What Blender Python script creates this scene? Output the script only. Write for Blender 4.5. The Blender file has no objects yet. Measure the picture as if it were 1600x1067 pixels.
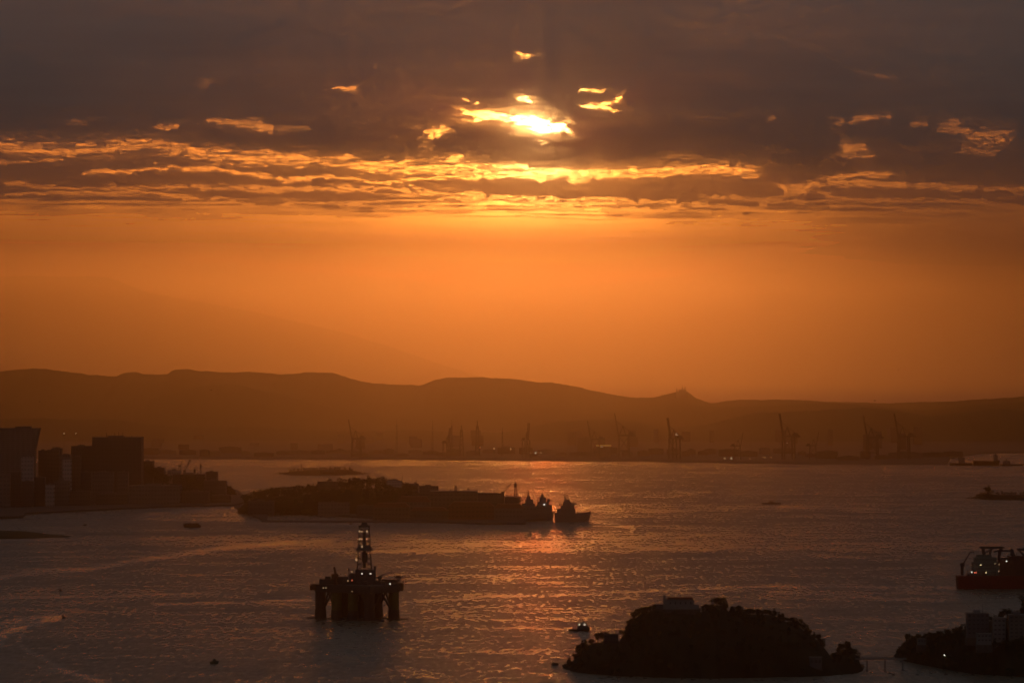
import bpy, bmesh, math, random
import numpy as np
from mathutils import Vector, Matrix

sc = bpy.context.scene
C = sc.collection
R = math.radians
rnd = random.Random(7)

# ------------------------------------------------------------------ camera
F = 6600.0            # focal length in photo pixels (1600 wide)
HZ = 570.0            # photo row of eye level
CAMZ = 270.0          # the look-out is 270 m above the bay
cam_d = bpy.data.cameras.new('camera')
cam = bpy.data.objects.new('camera', cam_d)
C.objects.link(cam)
cam_d.sensor_width = 36.0
cam_d.lens = F * 36.0 / 1600.0
cam_d.clip_start = 1.0
cam_d.clip_end = 300000.0
cam.location = (0, 0, CAMZ)
cam.rotation_euler = (R(90) + math.atan((HZ - 533.5) / F), 0, 0)
sc.camera = cam

# ------------------------------------------------------------------ sun and sky
SUN_AZ = math.atan(42.0 / F)
SUN_EL = math.atan((HZ - 197.0) / F)
sun_dir = Vector((math.sin(SUN_AZ) * math.cos(SUN_EL), math.cos(SUN_AZ) * math.cos(SUN_EL), math.sin(SUN_EL)))
sd = bpy.data.lights.new('sun', 'SUN')
sd.energy = 2.0
sd.angle = R(0.5)
sd.color = (1.0, 0.112, 0.014)
sun = bpy.data.objects.new('sun', sd)
C.objects.link(sun)
sun.location = (0, 0, 4000)
sun.rotation_euler = (-sun_dir).to_track_quat('-Z', 'Y').to_euler()

world = bpy.data.worlds.new('World')
sc.world = world
world.use_nodes = True
wn = world.node_tree
for n in list(wn.nodes):
    wn.nodes.remove(n)


def node(nt, typ, **kw):
    n = nt.nodes.new(typ)
    for k, v in kw.items():
        setattr(n, k, v)
    return n


def mth(nt, op, a, b=None, c=None, clamp=False):
    n = nt.nodes.new('ShaderNodeMath')
    n.operation = op
    n.use_clamp = clamp
    for i, v in enumerate((a, b, c)):
        if v is None:
            continue
        if isinstance(v, (int, float)):
            n.inputs[i].default_value = v
        else:
            nt.links.new(v, n.inputs[i])
    return n.outputs[0]


def colmul(nt, fac, col):
    n = nt.nodes.new('ShaderNodeVectorMath')
    n.operation = 'SCALE'
    n.inputs[0].default_value = col
    nt.links.new(fac, n.inputs['Scale'])
    return n.outputs[0]


def vadd(nt, a, b):
    n = nt.nodes.new('ShaderNodeVectorMath')
    n.operation = 'ADD'
    nt.links.new(a, n.inputs[0])
    nt.links.new(b, n.inputs[1])
    return n.outputs[0]


def build_world():
    nt = wn
    out = node(nt, 'ShaderNodeOutputWorld')
    bg = node(nt, 'ShaderNodeBackground')
    nt.links.new(bg.outputs[0], out.inputs[0])
    bg.inputs['Strength'].default_value = 1.0
    sky = node(nt, 'ShaderNodeTexSky', sky_type='NISHITA')
    sky.sun_disc = False
    sky.sun_elevation = SUN_EL
    sky.sun_rotation = SUN_AZ
    sky.air_density = 2.0
    sky.dust_density = 6.0
    sky.ozone_density = 1.0
    tc = node(nt, 'ShaderNodeTexCoord')
    nrm = node(nt, 'ShaderNodeVectorMath', operation='NORMALIZE')
    nt.links.new(tc.outputs['Generated'], nrm.inputs[0])
    dot = node(nt, 'ShaderNodeVectorMath', operation='DOT_PRODUCT')
    nt.links.new(nrm.outputs[0], dot.inputs[0])
    dot.inputs[1].default_value = sun_dir
    d = dot.outputs['Value']
    sep = node(nt, 'ShaderNodeSeparateXYZ')
    nt.links.new(nrm.outputs[0], sep.inputs[0])
    z = sep.outputs['Z']
    om = mth(nt, 'SUBTRACT', 1.0, d)
    om = mth(nt, 'MAXIMUM', om, 0.0)
    ang = mth(nt, 'SQRT', mth(nt, 'MULTIPLY', om, 2.0))          # angle from the sun, radians
    # aureole of scattered sunlight: narrow, middle and wide terms
    g1 = mth(nt, 'EXPONENT', mth(nt, 'MULTIPLY', ang, -1.0 / R(0.28)))
    g2 = mth(nt, 'EXPONENT', mth(nt, 'MULTIPLY', ang, -1.0 / R(1.6)))
    g3 = mth(nt, 'EXPONENT', mth(nt, 'MULTIPLY', ang, -1.0 / R(2.8)))
    a = colmul(nt, g1, WG1)
    b = colmul(nt, g2, WG2)
    c = colmul(nt, g3, WG3)
    glow = vadd(nt, vadd(nt, a, b), c)
    # air is thicker low down: the glow dims and reddens towards the horizon
    lo = mth(nt, 'DIVIDE', mth(nt, 'SUBTRACT', z, 0.013), 0.026, clamp=True)
    lo = mth(nt, 'ADD', mth(nt, 'MULTIPLY', mth(nt, 'POWER', lo, 1.6), 0.95), 0.05)
    up = mth(nt, 'DIVIDE', mth(nt, 'SUBTRACT', z, 0.0285), 0.0175, clamp=True)
    lo = mth(nt, 'MULTIPLY', lo, mth(nt, 'ADD', mth(nt, 'MULTIPLY', up, 9.0), 1.0))
    # thicker cloud bank to the right of the sun dims the glow there
    rt = mth(nt, 'MULTIPLY', mth(nt, 'SUBTRACT', sep.outputs['X'], 0.02), 6.0, clamp=True)
    lo = mth(nt, 'MULTIPLY', lo, mth(nt, 'SUBTRACT', 1.0, rt))
    gs = node(nt, 'ShaderNodeVectorMath', operation='SCALE')
    nt.links.new(glow, gs.inputs[0])
    nt.links.new(lo, gs.inputs['Scale'])
    skys = node(nt, 'ShaderNodeVectorMath', operation='SCALE')
    nt.links.new(sky.outputs[0], skys.inputs[0])
    skys.inputs['Scale'].default_value = 0.12
    # lit upper air behind the cloud layer, golden over a wide arc
    g4 = mth(nt, 'MULTIPLY', mth(nt, 'EXPONENT', mth(nt, 'MULTIPLY', ang, -1.0 / R(8.0))), up)
    wide = colmul(nt, g4, WG4)
    # high grey overcast seen over the whole upper sky
    hi = mth(nt, 'ADD', mth(nt, 'MULTIPLY', mth(nt, 'MAXIMUM', z, 0.0), 1.25), 0.06)
    amb = colmul(nt, hi, WG0)
    # mauve dusk light all round the horizon
    dusk = node(nt, 'ShaderNodeCombineXYZ')
    for k_ in range(3):
        dusk.inputs[k_].default_value = WG5[k_]
    amb = vadd(nt, amb, dusk.outputs[0])
    tot = vadd(nt, vadd(nt, vadd(nt, skys.outputs[0], gs.outputs[0]), amb), wide)
    nt.links.new(tot, bg.inputs['Color'])


WG4 = (440.0, 112.0, 9.0)
WG5 = (0.35, 0.2, 0.75)
WG0 = (5.8, 6.7, 6.3)
WG1 = (550.0, 330.0, 110.0)
WG2 = (150.0, 56.0, 8.0)
WG3 = (23.0, 3.0, 0.25)
build_world()
world.cycles.sampling_method = 'MANUAL'
world.cycles.sample_map_resolution = 2048

sc.view_settings.view_transform = 'Standard'
sc.view_settings.look = 'None'
sc.view_settings.exposure = -4.7
sc.view_settings.gamma = 1.0
sc.render.engine = 'CYCLES'
sc.cycles.use_denoising = True
sc.cycles.max_bounces = 5
sc.cycles.diffuse_bounces = 2
sc.cycles.glossy_bounces = 2
sc.cycles.volume_bounces = 0
sc.cycles.transparent_max_bounces = 12
sc.cycles.sample_clamp_indirect = 3.0
sc.cycles.caustics_reflective = False
sc.cycles.use_adaptive_sampling = False

# ------------------------------------------------------------------ helpers
def gd(y):
    """distance of the water surface seen at photo row y"""
    return CAMZ * F / (y - HZ)


def P(x, y, d):
    """world point seen at photo pixel (x, y) when it stands d metres away"""
    return Vector(((x - 800.0) / F * d, d, CAMZ + (HZ - y) / F * d))


def PX(x, d):
    return (x - 800.0) / F * d


def PZ(y, d):
    return CAMZ + (HZ - y) / F * d


def obj(name, me, mat=None, parent=None, loc=None):
    if isinstance(me, bmesh.types.BMesh):
        bm = me
        me = bpy.data.meshes.new(name)
        bm.normal_update()
        bm.to_mesh(me)
        bm.free()
    o = bpy.data.objects.new(name, me)
    C.objects.link(o)
    if mat is not None:
        me.materials.clear()
        me.materials.append(mat)
    if parent is not None:
        o.parent = parent
    if loc is not None:
        o.location = loc
    return o


def tag(o, label=None, cat=None, group=None, kind=None):
    if label:
        o['label'] = label
    if cat:
        o['category'] = cat
    if group:
        o['group'] = group
    if kind:
        o['kind'] = kind
    return o


def thing(name, label, cat, loc=(0, 0, 0), rz=0.0, group=None):
    o = bpy.data.objects.new(name, None)
    o.empty_display_size = 5
    C.objects.link(o)
    o.location = loc
    o.rotation_euler = (0, 0, rz)
    return tag(o, label, cat, group)


def vnoise(x, y, seed=0):
    """smooth value noise on numpy arrays, -1..1"""
    xi = np.floor(x).astype(np.int64)
    yi = np.floor(y).astype(np.int64)
    xf = x - xi
    yf = y - yi
    def h(a, b):
        n = (a * 374761393 + b * 668265263 + seed * 1442695041) & 0xFFFFFFFF
        n = ((n ^ (n >> 13)) * 1274126177) & 0xFFFFFFFF
        n = n ^ (n >> 16)
        return (n & 0xFFFF) / 32767.5 - 1.0
    u = xf * xf * xf * (xf * (xf * 6 - 15) + 10)
    v = yf * yf * yf * (yf * (yf * 6 - 15) + 10)
    a = h(xi, yi); b = h(xi + 1, yi); c = h(xi, yi + 1); d = h(xi + 1, yi + 1)
    return (a * (1 - u) + b * u) * (1 - v) + (c * (1 - u) + d * u) * v


def fbm(x, y, seed=0, octaves=4, gain=0.5):
    s = np.zeros(np.broadcast(x, y).shape)
    a = 1.0
    t = 0.0
    for o in range(octaves):
        s = s + a * vnoise(x * 2.03 ** o + 17.3 * o, y * 2.03 ** o - 9.1 * o, seed + o)
        t += a
        a *= gain
    return s / t


def grid_mesh(name, X, Y, Z, attrs=None, smooth=True):
    """X, Y, Z: arrays (rows, cols)"""
    r, c = X.shape
    me = bpy.data.meshes.new(name)
    n = r * c
    co = np.stack([X.ravel(), Y.ravel(), Z.ravel()], 1).astype(np.float32)
    idx = np.arange(n).reshape(r, c)
    q = np.stack([idx[:-1, :-1], idx[:-1, 1:], idx[1:, 1:], idx[1:, :-1]], -1).reshape(-1, 4)
    me.vertices.add(n)
    me.vertices.foreach_set('co', co.ravel())
    me.loops.add(q.size)
    me.loops.foreach_set('vertex_index', q.ravel().astype(np.int32))
    me.polygons.add(len(q))
    me.polygons.foreach_set('loop_start', (np.arange(len(q)) * 4).astype(np.int32))
    me.polygons.foreach_set('loop_total', np.full(len(q), 4, np.int32))
    if smooth:
        me.polygons.foreach_set('use_smooth', np.ones(len(q), bool))
    me.update(calc_edges=True)
    for k, v in (attrs or {}).items():
        a = me.attributes.new(k, 'FLOAT', 'POINT')
        a.data.foreach_set('value', v.ravel().astype(np.float32))
    return me


def material(name):
    m = bpy.data.materials.new(name)
    m.use_nodes = True
    nt = m.node_tree
    for n in list(nt.nodes):
        nt.nodes.remove(n)
    return m, nt, node(nt, 'ShaderNodeOutputMaterial')


_matcache = {}
def paint(name, col, rough=0.8, var=0.25, scale=0.08, metal=0.0, spec=0.3):
    """a real surface: base colour with blotchy wear, procedural"""
    if name in _matcache:
        return _matcache[name]
    m, nt, out = material(name)
    p = node(nt, 'ShaderNodeBsdfPrincipled')
    nt.links.new(p.outputs[0], out.inputs[0])
    tc = node(nt, 'ShaderNodeTexCoord')
    nz = node(nt, 'ShaderNodeTexNoise')
    nz.inputs['Scale'].default_value = scale
    nz.inputs['Detail'].default_value = 4
    nt.links.new(tc.outputs['Object'], nz.inputs['Vector'])
    mr = node(nt, 'ShaderNodeMapRange')
    mr.inputs['From Min'].default_value = 0.3
    mr.inputs['From Max'].default_value = 0.7
    mr.inputs['To Min'].default_value = 1.0 - var
    mr.inputs['To Max'].default_value = 1.0 + var
    nt.links.new(nz.outputs['Fac'], mr.inputs['Value'])
    sc_ = colmul(nt, mr.outputs[0], col)
    nt.links.new(sc_, p.inputs['Base Color'])
    p.inputs['Roughness'].default_value = rough
    p.inputs['Metallic'].default_value = metal
    p.inputs['Specular IOR Level'].default_value = spec
    _matcache[name] = m
    return m


def lamp_mat(name, col, strength):
    if name in _matcache:
        return _matcache[name]
    m, nt, out = material(name)
    e = node(nt, 'ShaderNodeEmission')
    e.inputs['Color'].default_value = (*col, 1)
    e.inputs['Strength'].default_value = strength
    nt.links.new(e.outputs[0], out.inputs[0])
    m.cycles.emission_sampling = 'NONE'
    _matcache[name] = m
    return m

# ------------------------------------------------------------------ water
# features of the water surface: (polyline in photo pixels, width in px, strength)
WAKES = [
    ([(0, 975), (40, 966), (99, 962)], 4, 0.8),
    ([(0, 992), (50, 975), (99, 964)], 4, 0.9),
    ([(0, 1008), (8, 990), (30, 975)], 6, 0.5),
    ([(36, 985), (28, 1005), (50, 1020), (110, 1050), (180, 1070)], 3, 0.55),
    ([(0, 1030), (60, 1040), (150, 1060), (200, 1075)], 3, 0.3),
    ([(0, 902), (60, 893), (140, 889), (240, 872), (330, 858), (440, 848), (520, 843)], 3.5, 0.75),
    ([(0, 934), (120, 932), (260, 928), (400, 926)], 2.0, 0.5),
    ([(240, 944), (380, 940), (490, 936)], 2.0, 0.7),
    ([(100, 832), (220, 834), (400, 832)], 2.2, -0.7),
    ([(0, 843), (60, 842), (110, 836)], 1.5, 0.6),
    ([(200, 808), (280, 800), (380, 792), (420, 815), (560, 818)], 2.5, 0.55),
    ([(632, 941), (760, 932), (960, 925), (1200, 915), (1490, 918)], 2.5, 0.55),
    ([(1200, 925), (1340, 932), (1480, 940)], 1.8, 0.35),
    ([(925, 815), (960, 818), (990, 826), (985, 834)], 1.8, 0.7),
    ([(560, 862), (640, 860), (720, 858)], 2, 0.5),
    ([(620, 905), (720, 900), (840, 898)], 2, 0.45),
    ([(1020, 760), (1200, 790), (1400, 800)], 3, 0.15),
    ([(1000, 880), (1120, 872), (1300, 868)], 3, 0.2),
]


def seg_dist(px, py, a, b):
    ax, ay = a; bx, by = b
    dx, dy = bx - ax, by - ay
    L = dx * dx + dy * dy + 1e-9
    t = np.clip(((px - ax) * dx + (py - ay) * dy) / L, 0, 1)
    return np.hypot(px - ax - t * dx, (py - ay - t * dy))


def polydist(px, py, pts):
    d = np.full(px.shape, 1e9)
    for a, b in zip(pts[:-1], pts[1:]):
        d = np.minimum(d, seg_dist(px, py, a, b))
    return d


def build_water():
    rows = np.concatenate([
        np.linspace(3000, 1250, 30)[:-1], np.linspace(1250, 1080, 40)[:-1],
        np.linspace(1080, 716, 240), np.linspace(714, 640, 30)])
    cols = np.concatenate([np.linspace(-16000, -120, 24)[:-1], np.linspace(-120, 1720, 400), np.linspace(1720, 17600, 24)[1:]])
    py, px = np.meshgrid(rows, cols, indexing='ij')
    D = CAMZ * F / (py - HZ)
    X = (px - 800) / F * D
    s = np.zeros(px.shape)
    wx = px + 0
    wy = py + 1.2 * fbm(px / 60, py / 12, 3)
    for pts, w, st in WAKES:
        d = polydist(wx, wy, pts)
        s = s + st * np.exp(-(d / w) ** 2) * (0.8 + 0.5 * fbm(px / 25, py / 5, 11))
    # slicks and wind lanes laid out in metres on the water
    lanes = fbm(X / 1500, D / 420, 21, 4) * 0.55 + fbm(X / 260, D / 160, 31, 4) * 0.45
    me = grid_mesh('water', X, D, np.zeros_like(X), {'wake': s, 'lanes': lanes})
    m, nt, out = material('bay water')
    p = node(nt, 'ShaderNodeBsdfPrincipled')
    nt.links.new(p.outputs[0], out.inputs[0])
    p.inputs['IOR'].default_value = 1.333
    at = node(nt, 'ShaderNodeAttribute', attribute_name='wake')
    al = node(nt, 'ShaderNodeAttribute', attribute_name='lanes')
    geo = node(nt, 'ShaderNodeNewGeometry')
    n1 = node(nt, 'ShaderNodeTexNoise')
    n1.inputs['Scale'].default_value = 0.045
    n1.inputs['Detail'].default_value = 5
    n1.inputs['Roughness'].default_value = 0.62
    mp = node(nt, 'ShaderNodeMapping')
    mp.inputs['Scale'].default_value = (0.5, 1.0, 1.0)
    mp.inputs['Rotation'].default_value = (0, 0, 0.12)
    nt.links.new(geo.outputs['Position'], mp.inputs[0])
    nt.links.new(mp.outputs[0], n1.inputs['Vector'])
    bump = node(nt, 'ShaderNodeBump')
    bump.inputs['Strength'].default_value = 1.0
    bump.inputs['Distance'].default_value = WBUMP
    nt.links.new(n1.outputs['Fac'], bump.inputs['Height'])
    # longer wind waves and swell patches, stretched along the crests
    n3 = node(nt, 'ShaderNodeTexNoise')
    n3.inputs['Scale'].default_value = 1.0
    n3.inputs['Detail'].default_value = 4
    n3.inputs['Roughness'].default_value = 0.55
    mp3 = node(nt, 'ShaderNodeMapping')
    mp3.inputs['Scale'].default_value = (0.022, 0.014, 1.0)
    mp3.inputs['Rotation'].default_value = (0, 0, -0.2)
    nt.links.new(geo.outputs['Position'], mp3.inputs[0])
    nt.links.new(mp3.outputs[0], n3.inputs['Vector'])
    bump2 = node(nt, 'ShaderNodeBump')
    bump2.inputs['Strength'].default_value = 1.0
    bump2.inputs['Distance'].default_value = WBUMP2
    nt.links.new(n3.outputs['Fac'], bump2.inputs['Height'])
    nt.links.new(bump.outputs[0], bump2.inputs['Normal'])
    # short choppy wavelets, the grain of the surface
    n4 = node(nt, 'ShaderNodeTexNoise')
    n4.inputs['Scale'].default_value = 1.0
    n4.inputs['Detail'].default_value = 3
    n4.inputs['Roughness'].default_value = 0.5
    mp4 = node(nt, 'ShaderNodeMapping')
    mp4.inputs['Scale'].default_value = (0.16, 0.036, 1.0)
    nt.links.new(geo.outputs['Position'], mp4.inputs[0])
    nt.links.new(mp4.outputs[0], n4.inputs['Vector'])
    bump3 = node(nt, 'ShaderNodeBump')
    bump3.inputs['Strength'].default_value = 1.0
    bump3.inputs['Distance'].default_value = WBUMP3
    nt.links.new(n4.outputs['Fac'], bump3.inputs['Height'])
    nt.links.new(bump2.outputs[0], bump3.inputs['Normal'])
    nt.links.new(bump3.outputs[0], p.inputs['Normal'])
    # a wake smooths the chop
    calm = mth(nt, 'SUBTRACT', 1.0, at.outputs['Fac'], clamp=True)
    for b_ in (bump, bump2, bump3):
        nt.links.new(calm, b_.inputs['Strength'])
    n2 = node(nt, 'ShaderNodeTexNoise')
    n2.inputs['Scale'].default_value = 0.012
    n2.inputs['Detail'].default_value = 6
    n2.inputs['Roughness'].default_value = 0.6
    nt.links.new(mp.outputs[0], n2.inputs['Vector'])
    r = mth(nt, 'ADD', mth(nt, 'MULTIPLY', al.outputs['Fac'], WLANE), WROUGH)
    r = mth(nt, 'ADD', r, mth(nt, 'MULTIPLY', mth(nt, 'SUBTRACT', n2.outputs['Fac'], 0.5), WN2))
    r = mth(nt, 'ADD', r, mth(nt, 'MULTIPLY', mth(nt, 'SUBTRACT', n3.outputs['Fac'], 0.5), 0.35))
    r = mth(nt, 'ADD', r, mth(nt, 'MULTIPLY', mth(nt, 'SUBTRACT', n4.outputs['Fac'], 0.5), 0.5))
    r = mth(nt, 'SUBTRACT', r, mth(nt, 'MULTIPLY', at.outputs['Fac'], 0.2))
    r = mth(nt, 'MINIMUM', mth(nt, 'MAXIMUM', r, 0.12), 0.7)
    nt.links.new(r, p.inputs['Roughness'])
    # foam and the brighter sky a wake reflects, painted paler over green-brown water
    mix = node(nt, 'ShaderNodeMix', data_type='RGBA')
    mix.inputs[6].default_value = (0.10, 0.108, 0.085, 1)
    mix.inputs[7].default_value = (0.35, 0.36, 0.35, 1)
    f = mth(nt, 'MULTIPLY', at.outputs['Fac'], 0.85, clamp=True)
    nt.links.new(f, mix.inputs[0])
    nt.links.new(mix.outputs[2], p.inputs['Base Color'])
    o = obj('water', me, m)
    tag(o, 'dark rippled bay water with an orange glitter path', kind='structure')


WBUMP, WROUGH, WLANE, WN2 = 3.0, 0.31, 0.16, 0.24
WBUMP2 = 4.5
WBUMP3 = 2.0
build_water()

# ------------------------------------------------------------------ clouds
CLOUD_H = 1350.0      # the cloud layer lies just above the hazy air
# gaps where the bright sky shows: (polyline px, half width px, strength)
GAPS = [
    ([(0, 232), (110, 236), (220, 229), (300, 236), (340, 243)], 11, 1.1),
    ([(300, 242), (420, 250), (520, 256), (620, 262), (720, 263)], 10.5, 1.1),
    ([(720, 262), (840, 268), (960, 272), (1040, 262), (1110, 264), (1185, 268)], 8, 1.1),
    ([(840, 276), (960, 276), (1060, 272)], 4, 0.8),
    ([(0, 251), (60, 256), (75, 251), (90, 252)], 2.0, 0.8),
    ([(140, 268), (190, 270), (235, 262), (290, 268), (345, 265), (400, 274), (450, 282), (520, 278), (610, 286), (690, 280), (760, 274), (840, 274)], 3.2, 1.1),
    ([(0, 283), (100, 290), (200, 292), (330, 292), (420, 296), (560, 296), (700, 299), (760, 308)], 3.4, 0.75),
    ([(0, 303), (120, 302), (200, 299), (290, 308), (340, 313), (420, 321), (510, 318), (600, 321), (700, 326), (745, 319), (840, 322), (930, 326), (1010, 328), (1110, 332), (1200, 337), (1290, 330)], 2.6, 1.15),
    ([(690, 309), (760, 312), (900, 312), (1000, 316), (1100, 322), (1220, 330)], 3, 0.7),
    ([(840, 318), (960, 320), (1050, 318)], 3, 0.5),
    ([(270, 318), (360, 319)], 2, 0.6), ([(150, 330), (250, 342), (320, 345)], 4, 0.25),
    ([(240, 342), (330, 352), (400, 355), (560, 358), (630, 358)], 4, 0.28),
    ([(1180, 316), (1240, 297), (1290, 284), (1335, 273), (1390, 277)], 6, 0.7),
    ([(1220, 297), (1300, 288), (1400, 290), (1480, 296), (1600, 297)], 4.5, 0.6),
    ([(1280, 302), (1340, 312), (1420, 315), (1520, 316), (1600, 320)], 3.5, 0.55),
    ([(1100, 311), (1180, 312), (1280, 318), (1330, 313)], 3.5, 0.5),
    ([(1300, 323), (1380, 326), (1480, 333), (1600, 334)], 2.5, 0.6),
    # torn holes above the band
    ([(720, 181), (760, 182), (800, 190)], 6, 1.3), ([(800, 190), (838, 193), (856, 199)], 9, 2.2), ([(850, 198), (893, 202)], 5, 1.5),
    ([(775, 184), (800, 192)], 8, 1.3),
    ([(672, 207), (698, 206)], 5.5, 0.9), ([(800, 156), (818, 159)], 5.5, 0.9), ([(729, 156), (737, 160)], 2.6, 0.6),
    ([(922, 166), (950, 167), (976, 155)], 4, 0.75), ([(915, 142), (948, 142)], 2.8, 0.45), ([(790, 88), (811, 89)], 2.8, 0.45),
    ([(518, 140), (545, 140)], 3, 0.42), ([(255, 197), (285, 197)], 4, 0.42),
    ([(330, 188), (370, 194), (435, 199)], 5, 0.36), ([(440, 203), (490, 198)], 4, 0.12),
    ([(1320, 232), (1350, 237)], 10, 0.5), ([(1485, 200), (1520, 215), (1560, 215)], 11, 0.42), ([(1500, 232), (1560, 238)], 6, 0.2),
    ([(1335, 187), (1385, 183)], 4, 0.25), ([(1300, 190), (1316, 190)], 4, 0.16), ([(1436, 191), (1452, 192)], 4, 0.16),
    ([(1190, 186), (1208, 186)], 5, 0.12), ([(700, 246), (722, 247)], 4, 0.7), ([(660, 222), (668, 234)], 5, 0.15),
    ([(1040, 240), (1090, 244)], 7, 0.14), ([(845, 228), (852, 229)], 3, 0.25),
    ([(115, 188), (135, 192)], 7, 0.09), ([(318, 130), (332, 131)], 6, 0.09), ([(1350, 116), (1400, 122)], 6, 0.05),
]


VEIL = 0.62


def build_clouds():
    # rows run from the far ragged end of the layer to overhead and behind the look-out
    # dH keeps every row of the sheet above eye level
    H = CLOUD_H - CAMZ
    rows = np.concatenate([np.linspace(452, 345, 70)[:-1], np.linspace(345, 130, 260)[:-1], np.linspace(130, -30, 90), np.linspace(-30, -700, 40)[1:], np.array([-1500, -3000, -8000, -30000, -120000])])
    cols = np.concatenate([np.linspace(-9000, -60, 30)[:-1], np.linspace(-60, 1660, 980), np.linspace(1660, 10600, 30)[1:]])
    py, px = np.meshgrid(rows, cols, indexing='ij')
    D = H * F / (HZ - py)
    X = (px - 800) / F * D
    nearmix = np.clip((6000 - D) / 4000, 0, 1)
    X = X * (1 - nearmix) + (np.sign(px - 800) * np.abs((px - 800) / 9800) * 30000) * nearmix
    wx = px + 26 * fbm(px / 90, py / 22, 5, 4) + 14 * fbm(px / 14, py / 6, 7, 3)
    wy = py + 6.0 * fbm(px / 60, py / 16, 9, 4, 0.6) + 5.0 * fbm(px / 16, py / 6, 13, 4, 0.65) + 2.2 * fbm(px / 5, py / 3, 15, 3)
    g = np.zeros(px.shape)
    tex = fbm(px / 16, py / 3.2, 43, 5, 0.6)
    fil = 1 - np.abs(fbm(px / 75, py / 6.5 + px / 400, 47, 5, 0.6)) * 3.0      # long torn filaments
    for pts, w, st in GAPS:
        d = polydist(wx, wy, pts)
        k = np.exp(-(d / w) ** 2)
        # wide gaps are woven through with threads of cloud, all edges are ragged
        rag = np.clip(0.5 + 1.5 * tex, -0.8, 1.5)
        wide = min(max((w - 3.0) / 6.0, 0), 1) * (1.0 if st < 1.25 else 0.25)
        k = np.clip((k - 0.32 + 0.42 * (rag - 0.5)) / 0.38, 0, 1) * np.clip(k * 7 - 0.3, 0, 1) * (1 - 0.8 * wide * np.clip(1 - fil, 0, 1))
        soft = 0.15 * np.exp(-(d / (w * 1.9)) ** 2)
        g = np.maximum(g, st * np.maximum(k, soft * (0.6 + rag * 0.6)))
    thin = 0.002 + 0.004 * np.clip(fbm(px / 300, py / 60, 51, 5) + 0.2, 0, 1)
    thin = thin + 0.018 * np.clip(fbm(px / 120, py / 14, 57, 5, 0.6), 0, 1) * np.clip((py - 150) / 100, 0, 1)
    thin = thin + 0.045 * np.clip((py - 240) / 95, 0, 1)
    low = np.exp(-((px - 820) / 170) ** 2) * np.clip((py - 296) / 12, 0, 1)
    g = np.clip(g, 0, 1.0) * (0.22 + 0.14 * low)
    # the far end frays away above the clear strip over the hills
    left = np.clip((760 - px) / 500, 0, 1)
    edge = py - 319 + 8 * left - 9 * fbm(px / 200, py * 0, 61, 4) - 9.0 * fbm(px / 30, py / 9, 62, 4) + 26 * fbm(px / 150, py / 3.4, 64, 5, 0.6)
    fade = np.clip(edge / (26 + 20 * left + 20 * np.clip((px - 1000) / 600, 0, 1)), 0, 1)
    # faint streaks of thin cloud drift in the clear strip below
    wisp = 0.55 * np.clip(fbm(px / 190 + py / 60, py / 4.2, 67, 5, 0.6), 0, 1) * (1 - np.clip((py - 345) / 75, 0, 1))
    fade = fade * (1 - wisp)
    # a thin veil hangs on below the layer to the right
    q = np.clip((px - 1020) / 480, 0, 1) * (1 - np.clip((py - 395) / 55, 0, 1))
    fade = fade * (1 - VEIL * q * (1 + 0.3 * fbm(px / 260, py / 22, 65, 5)))
    t = 1 - (1 - np.clip(g + thin, 0, 1)) * (1 - fade)
    Z = CLOUD_H + 14 * fbm(X / 900, D / 2500, 71, 4)
    Z = np.maximum(Z, CLOUD_H - 40)
    me = grid_mesh('cloud_layer', X, D, Z, {'clear': t, 'torn': np.clip(1 - fade * 6, 0, 1)})
    m, nt, out = material('stratus cloud')
    at = node(nt, 'ShaderNodeAttribute', attribute_name='clear')
    tr = node(nt, 'ShaderNodeBsdfTransparent')
    df = node(nt, 'ShaderNodeBsdfDiffuse')
    tl = node(nt, 'ShaderNodeBsdfTranslucent')
    geo = node(nt, 'ShaderNodeNewGeometry')
    nz = node(nt, 'ShaderNodeTexNoise')
    nz.inputs['Scale'].default_value = 0.0016
    nz.inputs['Detail'].default_value = 6
    nt.links.new(geo.outputs['Position'], nz.inputs['Vector'])
    cm = node(nt, 'ShaderNodeMix', data_type='RGBA')
    cm.inputs[6].default_value = (0.50, 0.52, 0.56, 1)
    cm.inputs[7].default_value = (0.72, 0.72, 0.72, 1)
    nt.links.new(nz.outputs['Fac'], cm.inputs[0])
    nt.links.new(cm.outputs[2], df.inputs[0])
    nt.links.new(cm.outputs[2], tl.inputs[0])
    ms = node(nt, 'ShaderNodeMixShader')
    ms.inputs[0].default_value = 0.55
    nt.links.new(df.outputs[0], ms.inputs[1])
    nt.links.new(tl.outputs[0], ms.inputs[2])
    m2 = node(nt, 'ShaderNodeMixShader')
    mpc = node(nt, 'ShaderNodeMapping')
    mpc.inputs['Scale'].default_value = (1 / 38.0, 1 / 260.0, 1.0)
    nt.links.new(geo.outputs['Position'], mpc.inputs[0])
    nf = node(nt, 'ShaderNodeTexNoise')
    nf.inputs['Scale'].default_value = 1.0
    nf.inputs['Detail'].default_value = 5
    nf.inputs['Roughness'].default_value = 0.65
    nt.links.new(mpc.outputs[0], nf.inputs['Vector'])
    mrc = node(nt, 'ShaderNodeMapRange')
    mrc.inputs['From Min'].default_value = 0.36
    mrc.inputs['From Max'].default_value = 0.6
    mrc.inputs['To Min'].default_value = 0.3
    mrc.inputs['To Max'].default_value = 1.95
    nt.links.new(nf.outputs['Fac'], mrc.inputs['Value'])
    # broken up where the cloud is torn, left alone where it has ended
    tatter = mth(nt, 'MULTIPLY', at.outputs['Fac'], mrc.outputs[0])
    pick = node(nt, 'ShaderNodeMix', data_type='FLOAT')
    tn = node(nt, 'ShaderNodeAttribute', attribute_name='torn')
    nt.links.new(mth(nt, 'SUBTRACT', 1.0, tn.outputs['Fac'], clamp=True), pick.inputs[0])
    nt.links.new(tatter, pick.inputs[2])
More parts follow.
